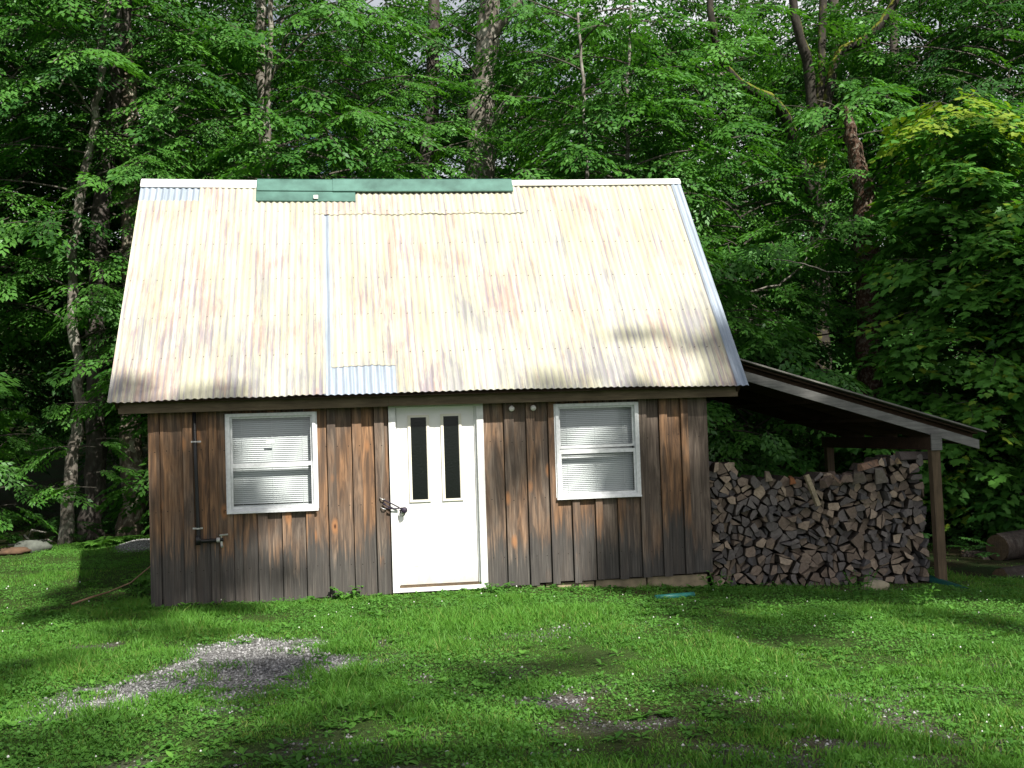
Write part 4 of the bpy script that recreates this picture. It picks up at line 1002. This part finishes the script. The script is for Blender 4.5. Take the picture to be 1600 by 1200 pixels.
# trunks one can make out in the photograph, each with its own branches
def custom(name, label, px, Y, rad, bark, seed, limbs=0, zmin=2.5, ln=2.2, leaf=.14, mat=None, extra=(), sprn=6, side=None, up=(.1, .6), wob=.03, cat='tree', tone=.5, broken=False, foot=True):
    base = at(*px[0], Y); t = empty(name, (base[0], Y, float(gz(base[0], Y))-.1)); O = np.array(t.location); tag(t, label, cat)
    pts = [at(x, y, Y+(0 if len(q) == 0 else q[0]))-O for x, y, *q in px]
    if foot: pts[0][2] = -.1
    P, R = bumpy(pts, rad, 5, seed, wob); R[0] *= 1.3; R[1] *= 1.1
    m = MB(); m.tube(P, R, 14, 0, True, .10)
    if broken:
        for k in range(5):
            a = k*1.3; q = P[-1]+np.array([math.cos(a), math.sin(a), 0])*R[-1]*.6; m.tube([q-np.array([0, 0, .2]), q+np.array([0, 0, .04+.12*random.random()])], [R[-1]*.4, .01], 6)
    m.build('trunk', bark, t, True)
    c = Crown(seed+100, leaf)
    for br in extra:
        bp = [at(x, y, Y+dy)-O for x, y, dy in br['p']]; BP, BR = bumpy(bp, br['r'], 4, seed+len(bp), .015); bm = MB(); bm.tube(BP, BR, 9, 0, True, .08); bm.build('branch', br.get('m', bark), t, True)
        for i in range(br.get('n', 0)):
            k = c.rg.integers(len(BP)//3, len(BP)); c.limb(BP[k], c.rg.random()*6.28, ln*.6, .012, 4, .9, c.rg.uniform(-.1, .6), tone=tone)
    A = np.array(P)
    for i in range(limbs):
        z = zmin+(A[-1, 2]-zmin)*(i+c.rg.random())/limbs; k = int(np.argmin(abs(A[:, 2]-z))); az = i*2.4+c.rg.normal(0, .4) if side is None else c.rg.normal(side, .8)
        c.limb(A[k], az, ln*c.rg.uniform(.6, 1.2), .014+.008*ln, sprn, .95, c.rg.uniform(*up), tone=tone)
    if c.tw.f: 
        bm = MB(); bm.add(c.tw.v, c.tw.f); bm.build('branches', TWIGD, t)['kind'] = 'stuff'
    if c.V: link('crown', c.mesh('crown', mat or LEAF_A), t)
    return t
custom('beech_tree', 'slender curving pale trunked tree, leftmost trunk at the wood edge', [(98, 850), (112, 725), (126, 605), (113, 480), (122, 330), (148, 185), (160, 80), (174, -80)], 8.4, [.13, .11, .10, .092, .085, .075, .065, .05], BK_PALE, 31, 26, 3.4, 2.3,
       extra=({'p': [(148, 185, 0), (128, 150, -.4), (105, 118, -.8), (92, 138, -1.1)], 'r': [.025, .02, .015, .01]}, {'p': [(157, 100, 0), (140, 72, -.2), (118, 62, -.5), (80, 100, -.9)], 'r': [.03, .024, .018, .01], 'n': 2}, {'p': [(163, 70, 0), (182, 52, -.3), (192, 40, -.5)], 'r': [.028, .02, .012], 'n': 1}))
custom('maple_tree', 'straight dark trunked tree just right of the slender curving one', [(144, 838), (149, 700), (153, 450), (166, 250), (188, 60), (200, -120)], 9.4, [.215, .185, .17, .155, .13, .10], BK_DARK, 32, 22, 5.2, 2.6, mat=LEAF_B,
       extra=({'p': [(180, 128, -.5), (225, 128, -.9), (262, 148, -1.2), (290, 162, -1.4)], 'r': [.035, .03, .024, .015], 'm': TWIG, 'n': 1}, {'p': [(176, 178, -.6), (215, 180, -1.), (240, 198, -1.2), (272, 216, -1.4)], 'r': [.025, .022, .018, .01], 'm': TWIG, 'n': 1}, {'p': [(288, 160, -1.4), (270, 175, -1.5), (250, 192, -1.6)], 'r': [.02, .016, .01], 'm': TWIG}))
custom('maple_tree', 'thick mottled trunk beside the left corner of the shed', [(205, 834), (206, 640), (207, 420), (204, 240), (198, 60), (196, -120)], 9.7, [.23, .205, .19, .17, .14, .11], BK_MOTT, 33, 22, 4.6, 2.5)
custom('birch_tree', 'pale twin stemmed tree above the left part of the roof', [(420, 840), (418, 400), (415, 240), (411, 120), (408, 20), (405, -120)], 9.5, [.17, .15, .13, .115, .10, .07], BK_PALE, 34, 26, 4.8, 2.5,
       extra=({'p': [(417, 260, 0), (421, 130, -.2), (424, 20, -.3), (426, -80, -.3)], 'r': [.06, .055, .05, .04], 'n': 3}, {'p': [(418, 140, 0), (445, 60, -.6), (470, 55, -.9)], 'r': [.03, .02, .012], 'n': 1}, {'p': [(418, 120, 0), (470, 70, -.6), (520, 20, -1.2)], 'r': [.03, .02, .01], 'n': 2}))
custom('beech_tree', 'big grey lichen spotted trunk standing behind the middle of the ridge', [(748, 840), (746, 400), (748, 250), (753, 170), (760, 70), (768, -80)], 12, [.42, .37, .33, .28, .25, .21], BK_PALE, 35, 20, 7.6, 2.8,
       extra=({'p': [(752, 215, 0), (770, 195, -.3), (800, 150, -.7), (835, 110, -1.1)], 'r': [.16, .12, .08, .05], 'n': 4}, {'p': [(735, 180, -.5), (760, 140, -.7), (785, 95, -.9)], 'r': [.02, .018, .012], 'm': BK_DARK}, {'p': [(762, 60, 0), (800, 20, -.3), (830, -30, -.5)], 'r': [.14, .11, .09]}))
custom('maple_tree', 'thin black trunk against the sky gap left of the big grey trunk', [(668, 840), (668, 300), (672, 180), (676, 60), (682, -80)], 14.5, [.22, .19, .17, .15, .12], BK_DARK, 36, 18, 8.6, 2.6, mat=LEAF_B)
custom('oak_tree', 'dark tree forking into several mossy limbs right of the roof', [(1285, 860), (1281, 560), (1278, 400), (1277, 250)], 10.6, [.27, .24, .22, .19], BK_MOSS, 37, 4, 5., 2.4, mat=LEAF_A,
       extra=({'p': [(1277, 280, 0), (1270, 190, -.1), (1262, 100, -.3), (1246, 45, -.5), (1236, -40, -.6)], 'r': [.13, .12, .115, .10, .08], 'n': 5},
              {'p': [(1277, 280, 0), (1279, 180, .1), (1284, 90, .2), (1288, -40, .2)], 'r': [.11, .10, .09, .08], 'n': 4},
              {'p': [(1279, 250, 0), (1294, 150, .1), (1312, 85, .1), (1350, 62, 0), (1385, 25, -.2), (1420, -40, -.3)], 'r': [.12, .11, .10, .095, .09, .07], 'n': 5},
              {'p': [(1277, 330, 0), (1240, 215, -.5), (1210, 160, -.9), (1165, 135, -1.2), (1138, 112, -1.4), (1120, 70, -1.6), (1110, 15, -1.7), (1106, -50, -1.7)], 'r': [.13, .12, .11, .095, .085, .075, .065, .05], 'n': 6},
              {'p': [(1138, 114, -1.4), (1110, 118, -1.6), (1080, 98, -1.9)], 'r': [.05, .04, .03], 'm': TWIG, 'n': 1}))
custom('old_tree', 'thick trunk with flaking rusty bark rising right of the forking tree', [(1366, 870), (1361, 620), (1359, 520), (1354, 400), (1347, 300), (1330, 215), (1322, 165)], 6.9, [.25, .235, .23, .22, .19, .12, .05], BK_RUST, 38, 5, 7.2, .9, wob=.02, sprn=5, up=(.1, .8),
       extra=({'p': [(1352, 345, -.2), (1330, 345, -.6), (1305, 350, -1.)], 'r': [.025, .02, .012], 'm': TWIG, 'n': 2}, {'p': [(1352, 300, -.2), (1362, 285, -.5), (1378, 262, -.8)], 'r': [.02, .015, .008], 'm': TWIG, 'n': 2}, {'p': [(1352, 420, -.2), (1330, 425, -.7), (1295, 424, -1.2), (1255, 412, -1.6), (1208, 405, -2.)], 'r': [.016, .014, .012, .012, .006], 'm': TWIG}, {'p': [(1350, 400, -.2), (1320, 380, -.9), (1300, 372, -1.3)], 'r': [.012, .01, .006], 'm': TWIG, 'n': 2}))
custom('bare_sapling', 'leaning pale bare stem crossing in front of the rusty trunk', [(1165, 458), (1225, 440), (1262, 400), (1288, 358), (1300, 330)], 6.9, [.012, .02, .022, .025, .018], TWIG, 39, 2, 3.5, 1.2, foot=False)
custom('young_beech', 'thin grey stem behind the right half of the ridge', [(918, 840), (917, 300), (914, 190), (910, 110), (903, 20)], 8.6, [.055, .04, .035, .03, .02], TWIG, 40, 18, 4.4, 1.9, wob=.012)
custom('young_beech', 'second thin stem right of the first behind the right half of the ridge', [(984, 840), (981, 290), (978, 190), (982, 100), (986, 0)], 8.9, [.055, .04, .035, .03, .02], TWIG, 41, 18, 4.6, 1.9, wob=.012)
custom('beech_tree', 'dim trunk standing between the forking tree and the rusty trunk', [(1322, 860), (1318, 420), (1312, 250), (1308, 100), (1300, -60)], 15, [.22, .19, .17, .15, .12], BK_DARK, 42, 16, 7., 2.6, mat=LEAF_B)
custom('oak_tree', 'dim straight trunk behind the maple at the right edge', [(1418, 860), (1412, 400), (1404, 250), (1400, 150), (1392, -40)], 14, [.17, .15, .14, .12, .10], BK_DARK, 43, 16, 6.5, 2.6, mat=LEAF_B)

# the big leaved young maple on the right, nearest the camera of all the trees
def maple(label, x, y, H, R, nl, seed, z0=.05, leaf=.15, tone=.42, top=True):
    tb, c = grow(seed, H, R, nl, z0, leaf, .80, 9, True, r0=.045, tone=tone)
    if top:  # sunlight put into leaf colour: topmost sprays take the brightest tone
        for i in range(26):
            a = i*2.4; rr = .9*math.sqrt(i/26); c.spray(np.array([rr*math.cos(a), rr*math.sin(a), H*(1.0-.12*rr)]), (math.cos(a), math.sin(a), 0), .6, 1.0, .35)
    t = empty('maple_tree', (x, y, float(gz(x, y))-.03)); tag(t, label, 'tree'); tb.build('trunk', BK_DARK, t, True); c.tw.build('branches', TWIGD, t)['kind'] = 'stuff'; link('crown', c.mesh('crown', LEAF_M), t)
p = at(1512, 600, 5.2); maple('bushy young maple with big leaves and sunlit yellow green painted on top at the right', p[0], 5.2, 7.7, 1.2, 66, 51, tone=.6)
p = at(1640, 600, 4.8); maple('darker maple cut by the right edge of the picture', p[0], 4.8, 7.4, 1.5, 48, 52, tone=.3, top=False)
p = at(1425, 600, 5.4); maple('low maple with leaves showing just above the lean-to roof', p[0], 5.4, 2.75, .95, 13, 53, .35, .15, .4, False)

# saplings and shrubs along the edge of the wood
for lab_, px, Y, k, sc, rz in (
    ('low leafy sapling spreading sprays in front of the left trunks', 150, 7.0, 3, 1., .15), ('leafy sapling at the far left edge of the picture', -20, 7.6, 0, .8, 1.),
    
    ('small green shrub behind the shed corner, right of the mottled trunk', 234, 10.6, 1, .5, .8), 
    ('bright sapling seen through the open lean-to beside the shed', 1150, 6.3, 1, .66, 2.), ('sapling seen through the middle of the open lean-to', 1225, 6.8, 0, .5, 4.), ('shaded sapling behind the lean-to post', 1440, 5.6, 1, .75, 5.),
    ('shaded sapling at the right, above the cut logs', 1530, 5.6, 1, .85, .2), ('sapling behind the low end of the lean-to roof', 1500, 6.9, 0, .7, 3.3), ('bushy sapling right behind the right end of the ridge', 1110, 6.6, 2, 1., .9),
    ('sapling just above the lean-to roof next to the gable', 1190, 7.2, 2, 1., 2.6), ('dim shrub behind the woodpile dip', 1290, 8.4, 1, .8, 1.5), ('dim shrub at the right edge under the maples', 1590, 6.4, 1, .8, 3.7)):
    p = at(px, 700, Y); place('sapling', lab_, SAP[k][0], SAP[k][1], (p[0], Y), rz, sc, 'saplings along the wood edge', 'sapling')
# forest trees
for lab_, px, Y, k, sc, rz in (
    ('leafy beech filling the top left corner', -10, 9.6, 5, .95, .3), ('beech with low branches left of the slender curving trunk', 58, 11.2, 5, 1.0, 1.2), ('leafy beech over the left gable of the roof', 290, 8.4, 5, .62, 2.4), ('young beech behind the white left ridge cap', 345, 8.4, 4, .8, .5),
    ('full beech behind the green ridge flashing', 520, 8.0, 4, .92, 3.1), ('leafy beech left of the sky gap over the ridge', 585, 9.6, 0, .82, 4.), ('beech with layered sprays left of the big grey trunk', 640, 8.2, 4, .78, 5.2), ('low beech hugging the ridge right of the big grey trunk', 820, 8.0, 4, .75, 1.),
    ('bright beech above the right half of the ridge', 985, 8.0, 4, .95, 2.), ('beech over the right end of the ridge', 1075, 9.2, 0, .8, .2), ('beech with layered sprays right of the gable', 1175, 7.4, 4, .85, 5.5), ('bright layered beech left of the rusty trunk', 1245, 8.4, 4, .58, 4.4),
    ('tall tree behind the slender curving trunk', 100, 14, 1, 1., .9), ('tall dark tree left of the mottled trunk', 175, 13, 3, .9, 2.), ('tall tree behind the left gable', 300, 13, 1, .9, 3.), ('tall dark tree behind the twin stemmed one', 455, 14, 3, .95, 1.), ('tall tree left of the thin black trunk', 600, 16.5, 1, .8, 4.6),
    ('tall tree right behind the big grey trunk', 790, 16, 3, .85, 5.), ('tall tree over the white right ridge cap', 900, 12.5, 0, .95, 2.8), ('tall dark tree right of the white ridge cap', 1010, 14.5, 1, .95, 1.9), ('tall dark tree behind the mossy curved limb', 1130, 13, 3, .85, .4), ('tall tree behind the forking limbs', 1240, 15, 1, .9, 2.2), ('dark tree left of the rusty trunk', 1330, 12.5, 2, 1.1, 3.6),
    ('dense tree over the big leaved young maple', 1470, 11.5, 1, .95, 4.9), ('dense tree in the top right corner', 1600, 9.5, 3, .82, 1.4), ('dark tree outside the top right corner', 1680, 11, 0, 1.1, .6), ('dark tree outside the left edge', -110, 11, 3, 1., 2.9),
    ('tree standing clear of the left edge near the lawn', -270, 9, 4, 1.2, 1.), ('tall tree clear of the left edge', -330, 13, 1, 1., 2.), ('far tree clear of the left edge', -480, 17, 3, 1.1, .4), ('near tree furthest beyond the left edge', -520, 8, 2, 1.1, 3.), ('tall tree clear of the right edge', 1820, 10, 1, 1., 1.1), ('far tree clear of the right edge', 1930, 15, 3, 1., 2.7), ('near tree furthest beyond the right edge', 2020, 8, 4, 1.2, .2),
    ('dim tree deep in the wood at far left', 20, 17, 2, 1.3, .1), ('dim tree deep in the wood left of the gable', 220, 18, 2, 1.4, 1.1), ('dim tree deep behind the left ridge', 380, 19, 3, 1., 2.3), ('dim tree deep behind the green ridge cap', 540, 21, 2, 1.2, 3.4), ('dim tree deep behind the middle of the ridge', 710, 21, 1, .75, 4.5),
    ('dim tree deep behind the right ridge', 860, 20, 2, 1.2, 5.1), ('dim tree deep behind the right end of the ridge', 1040, 20, 1, .95, .7), ('dim tree deep behind the lean-to', 1190, 19, 3, .95, 1.6), ('dim tree deep behind the rusty trunk', 1370, 18, 2, 1.4, 2.7), ('dim tree deep behind the maples', 1500, 17, 3, 1.05, 3.8), ('dim tall tree closing the gap beside the thin black trunk', 640, 18, 1, .95, 2.2), ('dim tree deep at the right edge', 1620, 16, 1, 1.1, 5.7)):
    p = at(px, 700, Y); place('forest_tree', lab_, PROTO[k][0], PROTO[k][1], (p[0], Y), rz, sc, 'trees of the wood behind the shed')

# the wood further back, one mass of leaves and dim trunks
def far_wood():
    n = 190000; rg = np.random.default_rng(77)
    x = rg.uniform(-50, 70, n); y = rg.uniform(23, 46, n); top = 14.3+8*(fbm(x*.16, y*.12, 91, 3)-.5)*2; u = rg.random(n)**1.25; z = gz(x, y)+.2+top*u
    k = (fbm(x*.45, z*.55+y*.2, 95, 3) > .40) | (u < .45); x, y, z = x[k], y[k], z[k]; n = len(x)
    a = rg.random(n)*6.28; N = unit(np.stack([rg.normal(0, .5, n), rg.normal(-.2, .5, n), np.ones(n)], 1)); D = np.stack([np.cos(a), np.sin(a), 0*a-.2], 1); D = unit(D-N*(D*N).sum(1)[:, None])
    L = rg.uniform(.18, .38, n); V = leaf_quads(np.stack([x, y, z], 1), D, N, L, L*.6)
    o = link('far_wood', np_mesh('far_wood', V.reshape(-1, 3), np.arange(n*4).reshape(-1, 4), np.repeat(np.clip(rg.normal(.45, .2, n), 0, 1), 4), LEAF_F))
    tag(o, 'deep green mass of leaves far back in the wood', 'woodland', kind='stuff')
far_wood()
# ferns, shrubs and low plants at the left wood edge
def fern(c, r, n, seed):
    rg = np.random.default_rng(seed); Vs = []; T = []
    for i in range(n):
        a = i*2.4+rg.normal(0, .3); L = r*rg.uniform(.7, 1.2); e = rg.uniform(.7, 1.1); p = np.zeros(3); k = 14
        for j in range(k):
            d = np.array([math.cos(a)*math.cos(e), math.sin(a)*math.cos(e), math.sin(e)]); p = p+d*L/k; e -= .11; S = np.array([-math.sin(a), math.cos(a), 0]); N = np.cross(d, S)
            w_ = L*.30*math.sin(PI*min(1, (j+2)/(k+1.2)))
            for s in (-1, 1): Vs.append(leaf_quads(p[None], unit((S*s+d*.45)[None]), N[None], np.array([w_]), np.array([L/k*1.1]))); T.append(.45+.4*rg.random())
    V = np.concatenate(Vs); n_ = len(V); return np_mesh('fronds', V.reshape(-1, 3), np.arange(n_*4).reshape(-1, 4), np.repeat(np.array(T), 4), WEEDM)
FERN = [fern(None, .55, 13, 1), fern(None, .42, 11, 2)]
for lab_, px, py, Y, k, s in (('bright fern clump in front of the dark trunk', 160, 850, 7.4, 0, .8), ('fern between the dark trunk and the mottled trunk', 180, 846, 7.6, 1, 1.), ('fern at the foot of the mottled trunk', 196, 846, 7.9, 0, .7), ('low fern left of the dark trunk', 136, 850, 7.6, 1, .75), ('fern against the left wall of the shed', 226, 895, 1.9, 1, .7), ('fern behind the gravel bank', 222, 842, 8.2, 0, .6)):
    p = at(px, py, Y); o = link('fern', FERN[k]); o.location = (p[0], Y, float(gz(p[0], Y))); o.scale = (s, s, s); o.rotation_euler = (0, 0, px); tag(o, lab_, 'fern', 'ferns beside the shed')
def weed(seed, h):
    rg = np.random.default_rng(seed); V = []; T = []; m = MB()
    for s in range(5):
        a = s*1.3+rg.random(); q = np.array([.05*math.cos(a), .05*math.sin(a), 0]); tip = q*rg.uniform(2, 4)+np.array([0, 0, h*rg.uniform(.5, 1)]); m.tube([q, (q+tip)/2+np.array([0, 0, .02]), tip], [.005, .004, .002], 4, 0, False)
        n = 9; t = np.linspace(.15, 1, n)[:, None]; P = q+(tip-q)*t; az = a+np.arange(n)*2.4; el = rg.uniform(-.1, .6, n); D = np.stack([np.cos(az)*np.cos(el), np.sin(az)*np.cos(el), np.sin(el)], 1); S = np.stack([-np.sin(az), np.cos(az), 0*az], 1); L = rg.uniform(.05, .10, n)*(1.3-.6*t[:, 0])
        V.append(leaf_hex(P, D, np.cross(D, S), L, L*.6, .25)); T.append(np.clip(rg.normal(.5, .15, n), 0, 1))
    V = np.concatenate(V); n = len(V); return m, np_mesh('leaves', V.reshape(-1, 3), np.arange(n*8).reshape(-1, 8), np.repeat(np.concatenate(T), 8), WEEDM)
for lab_, px, py, s, hh in (('leafy weed growing at the foot of the woodpile by the tan rock', 1345, 905, 3, .34), ('low broad weed at the right front corner of the shed', 1122, 905, 4, .22), ('grassy weed in front of the post foot', 1440, 915, 5, .26), ('leafy weed beside the stick at the left shed corner', 218, 925, 6, .22), ('tall weed standing against the boards left of the door', 545, 925, 7, .16), ('small weed at the right foot of the door frame', 772, 918, 8, .14)):
    q = at_z(px, py+12, -.08); y = min(float(q[1]), -.08) if px < 1115 and px > 237 else float(q[1]); mm, lm = weed(s, hh)
    t = empty('weed_plant', (q[0], y, float(gz(q[0], y)))); tag(t, lab_, 'weed', 'weeds along the foot of the building'); mm.build('stems', WEEDM, t); link('leaves', lm, t)
def undergrowth():
    rg = np.random.default_rng(8); x = rg.uniform(-11, 16, 5200); y = rg.uniform(2, 14, 5200); f = masks(x, y)[2]; k = (f > .35) & ~keep_out(x, y) & ~((x > 3.2) & (x < 6.7) & (y < 3.6)) & (rg.random(5200) < .25+.75*sstep(.45, .6, fbm(x*.6, y*.6, 15, 3))); x, y = x[k], y[k]
    c = Crown(15, .085)
    for a, b in zip(x, y): c.spray(np.array([a, b, float(gz(a, b))+rg.uniform(.05, .45)]), (math.cos(a*37), math.sin(a*37), 0), rg.uniform(.25, .5), .45, rg.uniform(-.3, .4), False)
    # scattered fringe where the lawn meets the wood
    o = link('undergrowth', c.mesh('undergrowth', LEAF_B)); tag(o, 'low leafy undergrowth on the floor of the wood', 'undergrowth', kind='stuff')
undergrowth()
#PART4
# ------------------------------------------------------------------ trees on the sunny side of the clearing, whose shade falls across the yard
def shade_tree(label, base, H, targets, leaf=.22, seed=1):
    """crown clumps hang where the sun must pass on its way to the shaded parts of the yard"""
    c = Crown(seed, leaf); rg = c.rg; t = empty('shade_tree', (base[0], base[1], float(gz(*base))-.05)); O = np.array(t.location); tag(t, label, 'tree', 'trees on the sunny side of the clearing')
    m = MB(); P = [np.array([.15*math.sin(z), .12*math.sin(z*.8+1), z]) for z in np.linspace(-.1, H, 10)]; m.tube(P, [.26*(1-.75*i/9) for i in range(10)], 10, 0, True, .08); m.build('trunk', BK_DARK, t, True)
    for (fn, n, t0, t1, sz) in targets:
        for i in range(n):
            q = fn(rg)
            if q is None: continue
            p = np.array(q)+SUN*rg.uniform(t0, t1)-O; a = rg.random()*6.28; c.spray(p, (math.cos(a), math.sin(a), 0), sz*rg.uniform(.7, 1.3), .5)
            if i % 14 == 0 and sz > 1.2:
                z = min(max(p[2]-1.5, 2), H*.95); k = int(z/H*9); b = P[k]; mid = (b+p)/2+np.array([0, 0, .5]); c.tw.tube([b, mid, p], [.05, .035, .01], 5, 0, False)
    c.tw.build('branches', TWIGD, t)['kind'] = 'stuff'; link('crown', c.mesh('crown', LEAF_B), t)
def fore(rg):
    x = rg.uniform(-5.5, 5.5); y = rg.uniform(-9, 0)
    edge = -.6-.625*(x+4.5)+.9*(float(fbm(x*.7, 3.1, 5, 3))-.5)*2
    if y > edge: return None
    return (x, y, 0)
def fore_r(rg):
    x = rg.uniform(2.2, 9); y = rg.uniform(-2.7, .2)
    return (x, y, 0) if fbm(x*.8, y*.8, 9, 2) > .40 else None
def wall_l(rg): return (rg.uniform(-3.3, -2.15)+rg.normal(0, .10), 0, rg.uniform(-.1, 2.0))
def wall_r(rg):
    x = rg.uniform(2.3, 3.6); z = rg.uniform(0, 2.1); return (x, 0, z) if fbm(x*1.5, z*1.2, 19, 2) > .46 else None
def pile(rg): return (rg.uniform(3.3, 8.0), 0, rg.uniform(-.4, 2.2))
def roof_r(rg):
    x = rg.uniform(1.5, 3.7); s = rg.uniform(.0, 1.7)
    return tuple(slope_pt(x, s, 0)) if (fbm(x*1.3, s*1.5, 23, 2) > .5 and s < .3+(x-1.2)*.75) else None
def wood_r(rg):
    x = rg.uniform(4.6, 14); z = rg.uniform(-.5, 3.6); return (x, rg.uniform(1.4, 8), z) if (x < 7.6 or z < 2.3) else None
def wood_l(rg): return (rg.uniform(-8.5, -4.2), rg.uniform(7.5, 10), rg.uniform(.6, 3.2))
shade_tree('leafy tree behind the camera shading the front of the lawn', (9.5, -29), 26, [(fore, 150, 32, 42, 1.3), (wood_l, 22, 30, 36, 1.1), (wall_l, 55, 24, 30, .8)], seed=201)
shade_tree('leafy tree at the right of the clearing shading the woodpile', (13.5, -19.5), 22, [(pile, 190, 18, 26, 1.), (wall_r, 34, 24, 30, .8), (roof_r, 40, 28, 36, .9), (fore_r, 45, 28, 36, 1.), (wood_r, 720, 28, 34, 1.1)], seed=202)
